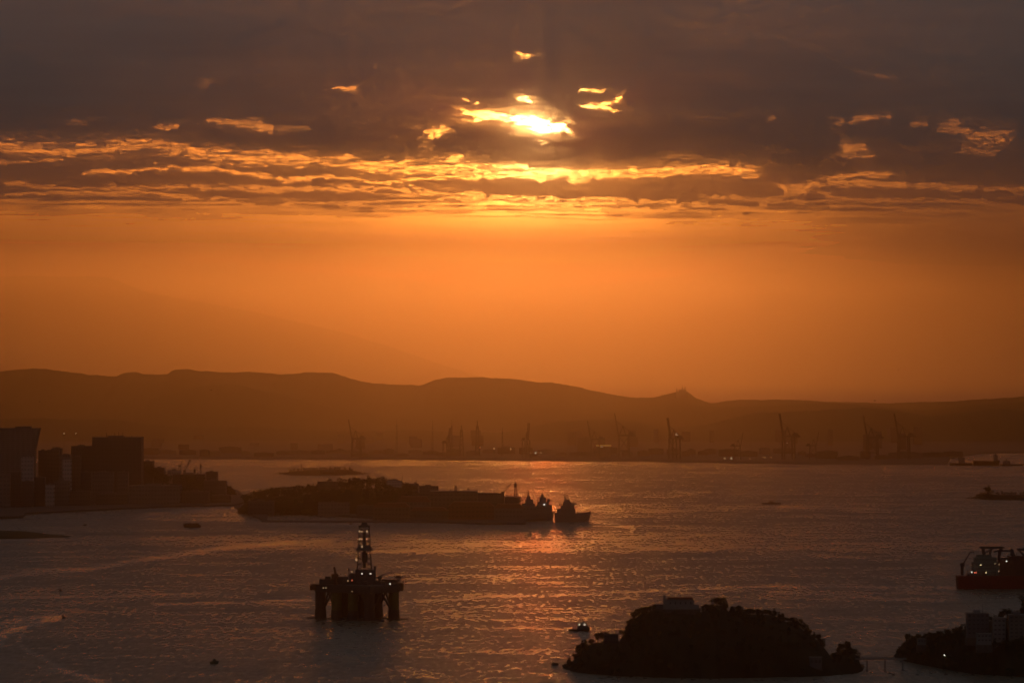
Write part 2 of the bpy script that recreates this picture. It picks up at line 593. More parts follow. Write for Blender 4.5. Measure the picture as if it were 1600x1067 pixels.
    nt.links.new(at.outputs['Fac'], pick.inputs[3])
    nt.links.new(pick.outputs[0], m2.inputs[0])
    nt.links.new(ms.outputs[0], m2.inputs[1])
    nt.links.new(tr.outputs[0], m2.inputs[2])
    nt.links.new(m2.outputs[0], out.inputs[0])
    o = obj('clouds', me, m)
    tag(o, 'dark stratus cloud with torn glowing streaks', kind='structure')


build_clouds()

# ------------------------------------------------------------------ haze
def build_haze():
    bm = bmesh.new()
    bmesh.ops.create_cube(bm, size=1.0)
    x0, x1, y0, y1, z0, z1 = -30000, 30000, -3000, 60000, -4.0, HAZE_TOP
    for v in bm.verts:
        v.co.x = x0 if v.co.x < 0 else x1
        v.co.y = y0 if v.co.y < 0 else y1
        v.co.z = z0 if v.co.z < 0 else z1
    m, nt, out = material('sunset haze')
    pv = node(nt, 'ShaderNodeVolumePrincipled')
    pv.inputs['Color'].default_value = (*HAZE_COL, 1)
    pv.inputs['Density'].default_value = HAZE_DENS
    pv.inputs['Anisotropy'].default_value = HAZE_G
    nt.links.new(pv.outputs[0], out.inputs['Volume'])
    m.cycles.homogeneous_volume = True
    o = obj('haze', bm, m)
    tag(o, 'smoky orange haze hanging over the bay', kind='stuff')


HAZE_TOP, HAZE_DENS, HAZE_G, HAZE_COL = 1305.0, 1 / 13000.0, 0.928, (0.84, 0.76, 0.70)
build_haze()

# ------------------------------------------------------------------ hills and coastal land
def ridge_mesh(name, pts, d0, depth, seed, rough, zmin=-2.0, step=6):
    """a range of hills: pts are (photo x, photo y) of its skyline at about d0 metres; real width and depth"""
    xs = np.arange(pts[0][0], pts[-1][0] + step, step, dtype=float)
    ys = np.interp(xs, [p[0] for p in pts], [p[1] for p in pts])
    nd = 26
    v = np.linspace(-1, 1, nd)
    VX, XX = np.meshgrid(v, xs, indexing='ij')
    _, YS = np.meshgrid(v, ys, indexing='ij')
    n1 = fbm(XX / 70 , VX * 1.6, seed, 4)
    dd = d0 + depth * VX
    top = CAMZ + (HZ - YS) / F * d0
    prof = np.exp(-(VX * 1.9 + 0.35 * fbm(XX / 50, VX * 0, seed + 5, 3) * (1 - np.abs(VX))) ** 2)
    edge = np.clip((1 - np.abs(VX)) * 4, 0, 1)
    hgt = (top - zmin) * (prof * (1 + rough * n1) ) * edge + zmin
    lim = top + 0 * hgt
    hgt = np.minimum(hgt, lim + d0 / F * (2.2 * fbm(XX / 22, VX * 4, seed + 9, 5, 0.6)))
    hgt = hgt + d0 / F * 1.2 * fbm(XX / 5, VX * 14, seed + 12, 3) * edge
    X = (XX - 800) / F * d0
    return grid_mesh(name, X, dd, hgt)


M_WOOD = paint('wooded hillside', (0.055, 0.07, 0.04), 0.95, 0.35, 0.004, spec=0.1)
M_ROCK = paint('bare mountain', (0.09, 0.085, 0.075), 0.95, 0.3, 0.001, spec=0.1)

FARMT = [(-500, 470), (-300, 440), (-120, 432), (0, 429), (80, 431), (150, 432), (178, 434), (200, 446), (250, 460), (310, 470), (390, 486), (470, 503),
         (540, 520), (610, 542), (680, 566), (760, 590), (900, 612), (1000, 625)]
MIDR = [(-400, 600), (-250, 570), (-100, 588), (0, 580), (30, 577), (55, 575), (85, 576), (110, 581), (140, 586), (180, 588), (193, 581), (205, 579), (225, 583),
        (262, 584), (275, 577), (298, 576), (318, 580), (350, 583), (385, 581), (420, 583), (450, 585), (480, 582), (520, 582), (545, 589),
        (580, 597), (630, 599), (662, 600), (680, 592), (700, 589), (760, 589), (800, 592), (840, 596), (862, 596), (885, 601), (915, 607), (950, 615),
        (985, 620), (1020, 620), (1045, 614), (1060, 610), (1074, 610), (1085, 620), (1110, 630), (1150, 626), (1200, 624), (1300, 627), (1400, 631),
        (1500, 625), (1600, 620), (1750, 610), (2000, 600), (2400, 605)]
NEARR = [(-400, 640), (-100, 652), (0, 655), (60, 654), (120, 656), (180, 655), (230, 662), (300, 668), (400, 667), (470, 672), (560, 675), (640, 672), (700, 674),
         (780, 676), (830, 668), (870, 659), (910, 655), (960, 655), (1010, 660), (1060, 668), (1120, 660), (1180, 645), (1240, 643), (1300, 640), (1350, 637),
         (1400, 642), (1450, 650), (1500, 646), (1560, 640), (1600, 641), (1800, 640), (2200, 650)]
tag(obj('far_mountain_range', ridge_mesh('far_mountain', FARMT, 48000, 4000, 3, 0.02, step=12), M_ROCK), 'faint high mountain fading into the orange haze', kind='structure')
tag(obj('hills', ridge_mesh('hills', MIDR, 20000, 2800, 13, 0.05, step=4), M_WOOD), 'hazy rolling hills along the skyline', kind='structure')
SPUR = [(90, 660), (150, 648), (210, 632), (262, 616), (310, 603), (345, 599), (380, 601), (430, 612), (480, 628), (540, 640), (600, 650), (680, 655), (740, 648), (800, 640), (870, 636), (930, 642), (1000, 640),
        (1060, 632), (1130, 636), (1200, 634), (1290, 630), (1360, 633), (1440, 641), (1520, 632), (1600, 628), (1750, 640), (1900, 665)]
tag(obj('hills', ridge_mesh('hills', SPUR, 18000, 1000, 33, 0.06, step=4), M_WOOD), 'folded spurs in front of the skyline hills', kind='structure')
tag(obj('hills', ridge_mesh('hills', NEARR, 15600, 1100, 23, 0.08, step=4), M_WOOD), 'low dark hills just behind the port', kind='structure')


def coastal_plain():
    """flat land behind the far quay, one sheet that reaches the back of the hills"""
    shore = [(-2500, 716), (0, 716), (240, 717), (600, 718), (1000, 721), (1300, 726), (1480, 726), (1481, 716), (1530, 709.5), (1560, 708), (1700, 708), (4000, 708)]
    xs = np.concatenate([np.linspace(-2500, 0, 20)[:-1], np.linspace(0, 1600, 321), np.linspace(1600, 4000, 20)[1:]])
    ys = np.interp(xs, [p[0] for p in shore], [p[1] for p in shore])
    ds = CAMZ * F / (ys - HZ)
    ks = np.array([0, 0.0005, 0.02, 0.08, 0.3, 1.0])
    K, XS = np.meshgrid(ks, xs, indexing='ij')
    DS = np.broadcast_to(ds, K.shape)
    D = DS + (20500 - DS) * K
    X = (XS - 800) / F * DS
    X = X + (XS - 800) / F * (D - DS)
    Z = np.where(K <= 0, -1.0, 3.0) + np.where(K > 0.01, 1.0, 0)
    return grid_mesh('land', X, D, Z, smooth=False)


tag(obj('coastal_land', coastal_plain(), paint('port ground', (0.10, 0.09, 0.08), 0.9, 0.3, 0.01)), 'low flat port land across the bay', kind='structure')

# ================================================================== objects
class MB:
    """collects simple solids into one mesh"""
    def __init__(self):
        self.v = []
        self.f = []

    def add(self, vs, fs):
        n = len(self.v)
        self.v += [tuple(p) for p in vs]
        self.f += [tuple(i + n for i in f) for f in fs]
        return self

    def box(self, x0, x1, y0, y1, z0, z1, tx=0.0, ty=0.0):
        """tx, ty: how far each top edge is drawn in"""
        return self.add([(x0, y0, z0), (x1, y0, z0), (x1, y1, z0), (x0, y1, z0),
                         (x0 + tx, y0 + ty, z1), (x1 - tx, y0 + ty, z1), (x1 - tx, y1 - ty, z1), (x0 + tx, y1 - ty, z1)],
                        [(0, 3, 2, 1), (4, 5, 6, 7), (0, 1, 5, 4), (1, 2, 6, 5), (2, 3, 7, 6), (3, 0, 4, 7)])

    def cyl(self, x, y, z0, z1, r0, r1=None, n=12):
        r1 = r0 if r1 is None else r1
        vs = [(x + r0 * math.cos(2 * math.pi * i / n), y + r0 * math.sin(2 * math.pi * i / n), z0) for i in range(n)]
        vs += [(x + r1 * math.cos(2 * math.pi * i / n), y + r1 * math.sin(2 * math.pi * i / n), z1) for i in range(n)]
        fs = [(i, (i + 1) % n, n + (i + 1) % n, n + i) for i in range(n)]
        fs += [tuple(range(n - 1, -1, -1)), tuple(range(n, 2 * n))]
        return self.add(vs, fs)

    def bar(self, a, b, w, w2=None):
        a = Vector(a); b = Vector(b)
        w2 = w if w2 is None else w2
        d = (b - a).normalized()
        up = Vector((0, 0, 1)) if abs(d.z) < 0.95 else Vector((1, 0, 0))
        s = d.cross(up).normalized()
        t = d.cross(s).normalized()
        vs = []
        for p, k in ((a, w), (b, w2)):
            for i, j in ((-1, -1), (1, -1), (1, 1), (-1, 1)):
                vs.append(p + s * (i * k / 2) + t * (j * k / 2))
        return self.add(vs, [(0, 1, 2, 3), (7, 6, 5, 4), (0, 4, 5, 1), (1, 5, 6, 2), (2, 6, 7, 3), (3, 7, 4, 0)])

    def prism(self, pts, y0, y1):
        """outline in x, z extruded along y"""
        n = len(pts)
        vs = [(p[0], y0, p[1]) for p in pts] + [(p[0], y1, p[1]) for p in pts]
        fs = [tuple(range(n)), tuple(range(2 * n - 1, n - 1, -1))]
        fs += [((i + 1) % n, i, n + i, n + (i + 1) % n) for i in range(n)]
        return self.add(vs, fs)

    def truss(self, pts, w, cross=True):
        for a, b in zip(pts[:-1], pts[1:]):
            self.bar(a, b, w)
        return self

    def build(self, name, mat, parent=None, loc=None):
        me = bpy.data.meshes.new(name)
        me.from_pydata(self.v, [], self.f)
        me.update()
        return obj(name, me, mat, parent, loc)


def copy_tree(o, parent=None):
    c = o.copy()
    C.objects.link(c)
    c.parent = parent
    for ch in o.children:
        copy_tree(ch, c)
    return c


M_CONC = paint('weathered concrete', (0.2, 0.19, 0.18), 0.9, 0.2, 0.05)
M_PALE = paint('pale painted wall', (0.45, 0.43, 0.41), 0.85, 0.12, 0.06)
M_WHITE = paint('stained lime wash', (0.2, 0.2, 0.197), 0.85, 0.1, 0.2)
M_GREY = paint('grey cladding', (0.10, 0.10, 0.105), 0.7, 0.15, 0.05)
M_DARKB = paint('dark cladding', (0.07, 0.07, 0.08), 0.5, 0.15, 0.05)
M_BEIGE = paint('beige render', (0.16, 0.14, 0.115), 0.9, 0.2, 0.05)
M_ROOF = paint('clay tile roof', (0.22, 0.09, 0.05), 0.9, 0.25, 0.4)
M_SLAB = paint('roof slab', (0.14, 0.13, 0.12), 0.9, 0.2, 0.1)
M_GLASS = paint('window glass', (0.03, 0.035, 0.04), 0.25, 0.1, 0.2, spec=0.5)
M_STEEL = paint('dark steel', (0.06, 0.06, 0.065), 0.5, 0.3, 0.4, metal=0.3)
M_NAVY = paint('naval grey paint', (0.17, 0.18, 0.19), 0.6, 0.15, 0.3)
M_RED = paint('red hull paint', (0.19, 0.022, 0.022), 0.5, 0.25, 0.15)
M_BLACKH = paint('black hull paint', (0.02, 0.02, 0.022), 0.5, 0.3, 0.3)
M_GREENH = paint('green hull paint', (0.03, 0.09, 0.06), 0.6, 0.3, 0.5)
M_LITCOL = paint('dull yellow lit column', (0.13, 0.105, 0.025), 0.6, 0.25, 0.2)  # light falling on some columns, put into their base colour
M_ORANGE = paint('rusty orange steel', (0.13, 0.05, 0.025), 0.6, 0.2, 0.3)
M_DARKCOL = paint('dark column paint', (0.035, 0.03, 0.03), 0.6, 0.3, 0.2)
M_QUAY = paint('quay stone', (0.08, 0.072, 0.065), 0.95, 0.3, 0.05)
M_EARTH = paint('dark undergrowth', (0.02, 0.023, 0.014), 0.95, 0.4, 0.05, spec=0.1)
M_STONE = paint('dark shore rock', (0.08, 0.07, 0.06), 0.9, 0.35, 0.3)
M_LEAF = paint('tree leaves', (0.04, 0.055, 0.03), 0.85, 0.4, 0.5, spec=0.2)
M_BARK = paint('bark', (0.06, 0.045, 0.03), 0.95, 0.3, 1.0, spec=0.1)
M_FEATH = paint('black feathers', (0.02, 0.02, 0.02), 0.8, 0.2, 5.0)
L_WARM = lamp_mat('warm lamp', (1.0, 0.72, 0.38), 95.0)
L_WHITE = lamp_mat('white lamp', (1.0, 0.93, 0.80), 110.0)
L_RED = lamp_mat('red lamp', (1.0, 0.12, 0.06), 90.0)
L_DIM = lamp_mat('dim lamp', (1.0, 0.62, 0.30), 55.0)


def window_row(parent, xs, w, y0, y1, z0, z1):
    """separate panes, one object each"""
    first = None
    for x in xs:
        if first is None:
            m = MB(); m.box(0, w, y0, y1, z0, z1)
            first = m.build('window', M_GLASS, parent)
            o = first
        else:
            o = first.copy(); C.objects.link(o)
        o.location = (x, 0, 0)


def lampball(parent, x, y, z, r, mat, name='lamp'):
    m = MB()
    m.cyl(x, y, z - r, z - r * 0.45, r * 0.35, r * 0.9, 8)
    m.cyl(x, y, z - r * 0.45, z + r * 0.45, r * 0.9, r * 0.9, 8)
    m.cyl(x, y, z + r * 0.45, z + r, r * 0.9, r * 0.35, 8)
    return m.build(name, mat, parent)


def hull_mesh(L, B, H, sheer=0.35, rake=0.12, stern=0.85, draft=1.5, mirror=1):
    """ship's hull, bow towards +x (mirror=-1 turns it), z = 0 is the waterline"""
    n = 18
    vs, fs = [], []
    for i in range(n + 1):
        t = i / n
        fb = 1 - max(0.0, (t - 0.6) / 0.4) ** 2.0
        fs_ = stern + (1 - stern) * min(1, t / 0.2)
        b = max(B / 2 * fb * fs_, 0.02 * B)
        z = H * (1 + sheer * max(0, (t - 0.45) / 0.55) ** 2 + 0.08 * (1 - t) ** 3)
        xt = (t - 0.5) * L
        xb = (t - 0.5) * L * (1 - rake) - rake * L * 0.25
        for (yy, zz, xx) in ((-b, z, xt), (-b * 0.9, z * 0.35, xt * 0.5 + xb * 0.5), (-b * 0.72, -draft, xb), (b * 0.72, -draft, xb), (b * 0.9, z * 0.35, xt * 0.5 + xb * 0.5), (b, z, xt)):
            vs.append((xx * mirror, yy, zz))
    k = 6
    for i in range(n):
        for j in range(k):
            a = i * k + j
            b_ = i * k + (j + 1) % k
            fs.append((a, b_, b_ + k, a + k))
    fs.append(tuple(range(k - 1, -1, -1)))
    fs.append(tuple(n * k + j for j in range(k)))
    if mirror < 0:
        fs = [tuple(reversed(f)) for f in fs]
    m = MB()
    m.add(vs, fs)
    return m


# ------------------------------------------------------------------ trees
def crown_mesh(name, seed, w, h, n, leaf, lobes=7):
    """leaf clumps spread through several lobes of a crown: uneven edge, gaps between"""
    r = random.Random(seed)
    cs = []
    for i in range(lobes):
        a = r.uniform(0, 2 * math.pi)
        q = r.uniform(0.15, 0.62)
        cs.append((math.cos(a) * q * w / 2, math.sin(a) * q * w / 2, r.uniform(-0.22, 0.3) * h, r.uniform(0.28, 0.45)))
    m = MB()
    for i in range(n):
        c = cs[i % lobes]
        d = Vector((r.gauss(0, 1), r.gauss(0, 1), r.gauss(0, 1))).normalized() * (r.random() ** 0.4)
        p = Vector((c[0] + d.x * c[3] * w / 2 * 1.25, c[1] + d.y * c[3] * w / 2 * 1.25, c[2] + d.z * c[3] * h * 0.85))
        s = leaf * r.uniform(0.5, 1.3)
        u = Vector((r.gauss(0, 1), r.gauss(0, 1), r.gauss(0, 0.6))).normalized()
        v = u.cross(Vector((r.gauss(0, 1), r.gauss(0, 1), r.gauss(0, 1)))).normalized()
        k = u.cross(v) * s * 0.25
        m.add([p - u * s, p + v * s * 0.8 + k, p + u * s, p - v * s * 0.8 - k], [(0, 1, 2, 3)])
    me = bpy.data.meshes.new(name)
    me.from_pydata(m.v, [], m.f)
    me.update()
    me.materials.append(M_LEAF)
    return me


def trunk_mesh(seed, h, r0):
    r = random.Random(seed)
    m = MB()
    m.bar((0, 0, -1.5), (0.2, 0.1, h * 0.55), r0 * 2, r0 * 1.3)
    for i in range(5):
        a = i * 1.26 + r.uniform(-0.3, 0.3)
        z0 = h * r.uniform(0.35, 0.55)
        m.bar((0.15, 0.1, z0), (math.cos(a) * h * 0.3, math.sin(a) * h * 0.3, z0 + h * r.uniform(0.2, 0.4)), r0 * 0.8, r0 * 0.25)
    me = bpy.data.meshes.new('trunk')
    me.from_pydata(m.v, [], m.f)
    me.update()
    me.materials.append(M_BARK)
    return me


TREE_KINDS = [(crown_mesh('crown', 100 + i, w, h, 420, 0.62, lobes), trunk_mesh(200 + i, 7.0, 0.35), h)
              for i, (w, h, lobes) in enumerate([(11, 7.5, 7), (9, 8.5, 6), (12, 6.5, 9), (8, 9, 5)])]


FAR_WOOD = []


def place_tree(p, scale, label, group, name='broadleaf_tree', kind=None, squash=1.0, far=False):
    i = rnd.randrange(len(TREE_KINDS)) if kind is None else kind
    cm, tm, h = TREE_KINDS[i]
    rot = rnd.uniform(0, 6.28)
    if far:
        FAR_WOOD.append((cm, Vector(p), rot, scale, squash))
        return
    o = bpy.data.objects.new(name, None)
    C.objects.link(o)
    o.location = p
    o.rotation_euler = (0, 0, rot)
    o.scale = (scale, scale, scale * squash)
    tag(o, label, 'tree', group)
    t = bpy.data.objects.new('trunk', tm); C.objects.link(t); t.parent = o
    c = bpy.data.objects.new('crown', cm); C.objects.link(c); c.parent = o
    c.location = (0, 0, 7.0)
    return o


def build_far_wood():
    """the trees of the far shores, past counting: one mass of foliage"""
    V, n = [], 0
    for cm, p, rot, sc_, sq in FAR_WOOD:
        a = np.empty(len(cm.vertices) * 3, np.float32)
        cm.vertices.foreach_get('co', a)
        a = a.reshape(-1, 3).astype(np.float64)
        # keep every second leaf clump at this distance
        a = a.reshape(-1, 4, 3)[::2] * 1.15
        c, s_ = math.cos(rot), math.sin(rot)
        x = (a[..., 0] * c - a[..., 1] * s_) * sc_ + p[0]
        y = (a[..., 0] * s_ + a[..., 1] * c) * sc_ + p[1]
        z = (a[..., 2] + 7.0) * sc_ * sq + p[2]
        V.append(np.stack([x, y, z], -1).reshape(-1, 3))
    V = np.concatenate(V).astype(np.float32)
    nf = len(V) // 4
    me = bpy.data.meshes.new('distant_wood')
    me.vertices.add(len(V)); me.vertices.foreach_set('co', V.ravel())
    me.loops.add(nf * 4); me.loops.foreach_set('vertex_index', np.arange(nf * 4, dtype=np.int32))
    me.polygons.add(nf)
    me.polygons.foreach_set('loop_start', (np.arange(nf) * 4).astype(np.int32))
    me.polygons.foreach_set('loop_total', np.full(nf, 4, np.int32))
    me.update(calc_edges=True)
    tag(obj('distant_wood', me, M_LEAF), 'dark woods on the far islands and shores', kind='stuff')


def island_mesh(name, pts, d, depth_near, depth_far, seed, top_drop=0.0, zbase=-2.0, step=3.0, fall=2.2, endtaper=1.0, skew=None):
    """an island's ground: skyline pts (photo px), real footprint from depth_near in front of d to depth_far behind"""
    xs = np.arange(pts[0][0], pts[-1][0] + step, step, dtype=float)
    ys = np.interp(xs, [p[0] for p in pts], [p[1] for p in pts])
    u = (xs - xs[0]) / (xs[-1] - xs[0])
    foot = np.clip(np.sin(np.pi * np.clip(u, 0, 1)), 0, 1) ** 0.45 * endtaper + (1 - endtaper)
    nd = 30
    v = np.linspace(-1, 1, nd)
    VX, XX = np.meshgrid(v, xs, indexing='ij')
    _, YS = np.meshgrid(v, ys, indexing='ij')
    _, FT = np.meshgrid(v, foot, indexing='ij')
    dd = d + np.where(VX < 0, VX * depth_near, VX * depth_far) * (0.15 + 0.85 * FT) * (1 + 0.10 * fbm(XX / 30, VX * 0, seed + 3, 3))
    top = CAMZ + (HZ - YS) / F * d - top_drop
    top = np.maximum(top, 0.8)
    prof = np.clip(1 - np.abs(VX) ** fall, 0, 1) ** 0.75
    hgt = zbase + (top - zbase) * prof * (1 + 0.2 * fbm(XX / 14, VX * 3, seed, 4) * (1 - prof))
    sk = np.interp(XX, *skew) if skew else 0.0
    X = (XX - 800) / F * (d + sk)
    me = grid_mesh(name, X, dd + sk, hgt)

    def z_at(x, y):
        """ground height and top profile at photo column x, distance y"""
        t = CAMZ + (HZ - np.interp(x, xs, ys)) / F * d - top_drop
        y = y - (float(np.interp(x, *skew)) if skew else 0.0)
        f = np.interp(x, xs, foot)
        w = (depth_near if y < d else depth_far) * (0.15 + 0.85 * f)
        q = min(1.0, abs(y - d) / w)
        return max(0.0, zbase + (max(t, 0.8) - zbase) * max(0.0, 1 - q ** fall) ** 0.75)
    return me, z_at


# ------------------------------------------------------------------ drilling platform
def drilling_rig():
    D = 4500.0
    s = D / F
    t = thing('drilling_platform', 'large drilling platform with lit lattice derrick standing in the bay on thick columns', 'oil platform', (PX(558, D), D, 0))
    yaw = R(36)
    c_, s_ = math.cos(yaw), math.sin(yaw)
    rot = lambda x, y: (x * c_ + y * s_, -x * s_ + y * c_)
    cols = []
    for ix, cx in enumerate((-33, -11, 11, 33)):
        for iy, cy in enumerate((-21, 21)):
            cols.append((cx, cy))
    for i, (cx, cy) in enumerate(cols):
        X, Y = rot(cx, cy)
        m = MB()
        m.cyl(X, Y, 10.0, 28.5, 5.6, 5.6, 16)
        col = m.build('column', M_LITCOL if i in (2, 4, 7) else M_DARKCOL, t)
        m = MB()
        m.cyl(X, Y, -6.0, 10.0, 6.6, 5.9, 16)
        m.build('column_foot', M_DARKCOL, col)
    for cy in (-21, 21):
        a = rot(-50, cy); b = rot(50, cy)
        m = MB()
        m.bar((a[0], a[1], -2.7), (b[0], b[1], -2.7), 7.5)
        m.build('pontoon', M_DARKCOL, t)
    for (a, b) in ((0, 1), (6, 7), (0, 2), (5, 7), (4, 6), (1, 3)):
        for flip in (0, 1):
            p, q = (cols[a], cols[b]) if not flip else (cols[b], cols[a])
            P0, Q0 = rot(*p), rot(*q)
            mid = ((P0[0] + Q0[0]) / 2, (P0[1] + Q0[1]) / 2)
            m = MB()
            m.bar((P0[0], P0[1], 4.0), (mid[0], mid[1], 28.5), 1.5)
            m.build('brace', M_DARKCOL, t)

    def rbox(m, x0, x1, y0, y1, z0, z1):
        pts = [rot(x0, y0), rot(x1, y0), rot(x1, y1), rot(x0, y1)]
        m.add([(p[0], p[1], z0) for p in pts] + [(p[0], p[1], z1) for p in pts],
              [(0, 1, 2, 3), (7, 6, 5, 4), (0, 4, 5, 1), (1, 5, 6, 2), (2, 6, 7, 3), (3, 7, 4, 0)])
        return m
    m = MB()
    rbox(m, -37, 37, -26, 26, 28.5, 31.5)
    rbox(m, -40, 40, -28, 28, 31.52, 37.0)
    hulld = m.build('deck', M_STEEL, t)
    m = MB()
    for k in range(-40, 41, 4):
        for yy in (-28, 28):
            p = rot(k, yy)
            m.bar((p[0], p[1], 37), (p[0], p[1], 38.3), 0.18)
    for yy in (-28, 28):
        a = rot(-40, yy); b = rot(40, yy)
        m.bar((a[0], a[1], 38.3), (b[0], b[1], 38.3), 0.18)
    m.build('railing', M_STEEL, hulld)
    # accommodation, machinery houses and pipe racks
    m = MB(); m.box(-40, -22, -9, 9, 37.02, 42.5); m.box(-22, -9, -12, 10, 37.02, 45.0); m.box(-34, -28, -5, 3, 42.5, 45)
    m.build('accommodation_block', M_STEEL, t)
    m = MB(); m.box(9, 24, -14, 12, 37.02, 41.0); m.box(24, 44, -8, 8, 37.02, 40.0); m.box(12, 18, -6, 6, 41, 44)
    for k in range(6):
        m.bar((26, -6 + 2 * k, 41.2), (46, -6 + 2 * k, 41.2), 1.2)
    m.build('pipe_rack', M_STEEL, t)
    m = MB()
    m.box(-2, 20, -11, 11, 37.02, 52.5, 0.5, 0.5)
    m.box(-8, -2, -9, 8, 37.02, 48.5)
    m.box(18.5, 20.5, -11, -9, 52.5, 56.5)
    m.build('drill_floor', M_STEEL, t)
    # derrick: tapering lattice tower, monkey board and crown
    cx = 7.7
    zs = [52.5, 58, 64, 73.2, 76, 82.0, 88, 94.5, 98.5]
    w = lambda z: 7.6 + (5.0 - 7.6) * (z - 52.5) / 46.0
    m = MB()
    for a in (-1, 1):
        for b in (-1, 1):
            m.bar((cx + a * w(52.5), b * w(52.5), 52.5), (cx + a * w(98.5), b * w(98.5), 98.5), 0.85)
    for z0, z1 in zip(zs[:-1], zs[1:]):
        for (a0, b0), (a1, b1) in (((-1, -1), (1, -1)), ((1, -1), (1, 1)), ((1, 1), (-1, 1)), ((-1, 1), (-1, -1))):
            p = (cx + a0 * w(z0), b0 * w(z0), z0); q = (cx + a1 * w(z1), b1 * w(z1), z1)
            p2 = (cx + a1 * w(z0), b1 * w(z0), z0); q2 = (cx + a0 * w(z1), b0 * w(z1), z1)
            m.bar(p, q, 0.28); m.bar(p2, q2, 0.28); m.bar(q2, q, 0.4)
    der = m.build('derrick', M_STEEL, t)
    m = MB(); m.box(cx - 9.0, cx + 9.0, -9, 9, 72.6, 75.6, 0.8, 0.8); m.box(cx - 7.4, cx + 7.4, -7, 7, 75.62, 78.0, 1.6, 1.5); m.build('monkey_board', M_STEEL, der)
    m = MB(); m.box(cx - 6.0, cx + 6.0, -5.6, 5.6, 97.0, 99.4); m.box(cx - 4, cx + 4, -3.5, 3.5, 99.4, 102.2, 1.6, 1.5)
    m.bar((cx - 1.6, 0, 102), (cx - 1.6, 0, 104.5), 0.3); m.bar((cx + 2, 0, 102), (cx + 2, 0, 105), 0.3)
    m.build('crown_block', M_STEEL, der)
    m = MB(); m.box(cx - 1.5, cx + 1.5, -1.5, 1.5, 54, 92); m.box(cx - 2.4, cx + 3.4, -2, 2, 60, 71); m.build('travelling_block', M_STEEL, der)
    # cranes
    m = MB(); m.cyl(-22.5, -16, 37, 47, 1.8, 1.5, 10); m.box(-26.5, -19.5, -19, -13, 44, 48.5); m.bar((-22.2, -16, 48), (-23.8, -15, 55.8), 2.4, 1.9)
    m.bar((-28.5, -16, 41.5), (-19.0, -16, 47.0), 1.1)
    m.build('crane', M_ORANGE, t)
    m = MB(); m.cyl(24.5, -14, 37, 44, 1.5, 1.4, 10); m.box(22.5, 27.0, -16, -12, 43, 45.6)
    m.bar((20, -14, 44.3), (38.3, -13, 50.6), 0.9, 0.7); m.bar((36.5, -13, 50.6), (38.8, -13, 50.9), 1.3); m.bar((38.3, -13, 50.4), (38.3, -13, 46.0), 0.2)
    m.build('crane', M_STEEL, t)
    m = MB(); m.cyl(-8.5, -13, 45, 54.5, 0.35, 0.3, 6); m.box(-9.4, -7.6, -13.6, -12.4, 51.5, 54.0)
    m.build('antenna_mast', M_STEEL, t)
    m = MB()
    m.cyl(46.0, 0, 43.5, 44.3, 7.6, 7.6, 8)
    for a in (-4, 4):
        m.bar((44 + a * 0.4, a, 37), (47 + a * 0.4, a, 43.5), 0.6)
    m.bar((50.5, 0, 31), (50.5, 0, 43.5), 0.5); m.bar((43, 0, 37), (52.5, 0, 43.4), 0.4)
    m.box(41, 47, -3, 3, 43.0, 46.2)
    m.build('helideck', M_STEEL, t)
    for (a, b, c, d) in ((-50.2, -44, 30.5, 35.8), (44, 49.5, 29.5, 38)):
        m = MB(); m.box(a, b, -4, 4, c, d); m.build('lifeboat_platform', M_ORANGE, t)
    # clutter of winches, tanks, vents and pipe runs over the deck
    rr = random.Random(4)
    for k in range(48):
        X, Y = rot(rr.uniform(-38, 38), rr.uniform(-24, 24))
        m = MB()
        if rr.random() < 0.6:
            w_ = rr.uniform(0.8, 3.0)
            m.box(X - w_, X + w_, Y - w_, Y + w_, 37.02, 37 + rr.uniform(1.2, 5.0), 0.15, 0.15)
            m.build('deck_locker', M_STEEL, t)
        else:
            m.cyl(X, Y, 37.02, 37 + rr.uniform(3, 9.5), 0.35, 0.25, 6)
            m.build('vent_pipe', M_STEEL, t)
    for k in range(12):
        a = rot(rr.uniform(-38, 38), -27.6); z0 = rr.uniform(29, 36)
        b = rot(rr.uniform(-38, 38), -27.6)
        m = MB(); m.bar((a[0], a[1] - 0.6, z0), (b[0], b[1] - 0.6, z0), 0.35); m.build('pipe_run', M_STEEL, t)
    L = [(562.7, 830.8, 'w'), (565.8, 831, 'd'), (574, 830.8, 'w'), (562.5, 843.2, 'w'), (565.6, 843.2, 'd'), (573.5, 843, 'd'), (566.2, 854.7, 'w'),
         (557.3, 875.5, 'w'), (564.2, 893.5, 'W'), (567.4, 895.5, 'W'), (580.7, 895.5, 'W'), (550, 894.3, 'd'), (545, 906.7, 'd'), (551.8, 906.2, 'r'),
         (558, 915, 'W'), (551.5, 923.2, 'd'), (611.2, 911.6, 'W'), (510.8, 918, 'd'), (507, 918, 'd'), (573.3, 931, 'd')]
    for (x, y, k) in L:
        mat = {'w': L_WARM, 'W': L_WHITE, 'r': L_RED, 'd': L_DIM}[k]
        z = CAMZ + (HZ - y) / F * (D - 30)
        lampball(t, (x - 558) / F * (D - 30), -30.0 if z < 50 else -9.5, z, {'w': 0.42, 'W': 0.46, 'r': 0.42, 'd': 0.36}[k], mat)
    return t


drilling_rig()


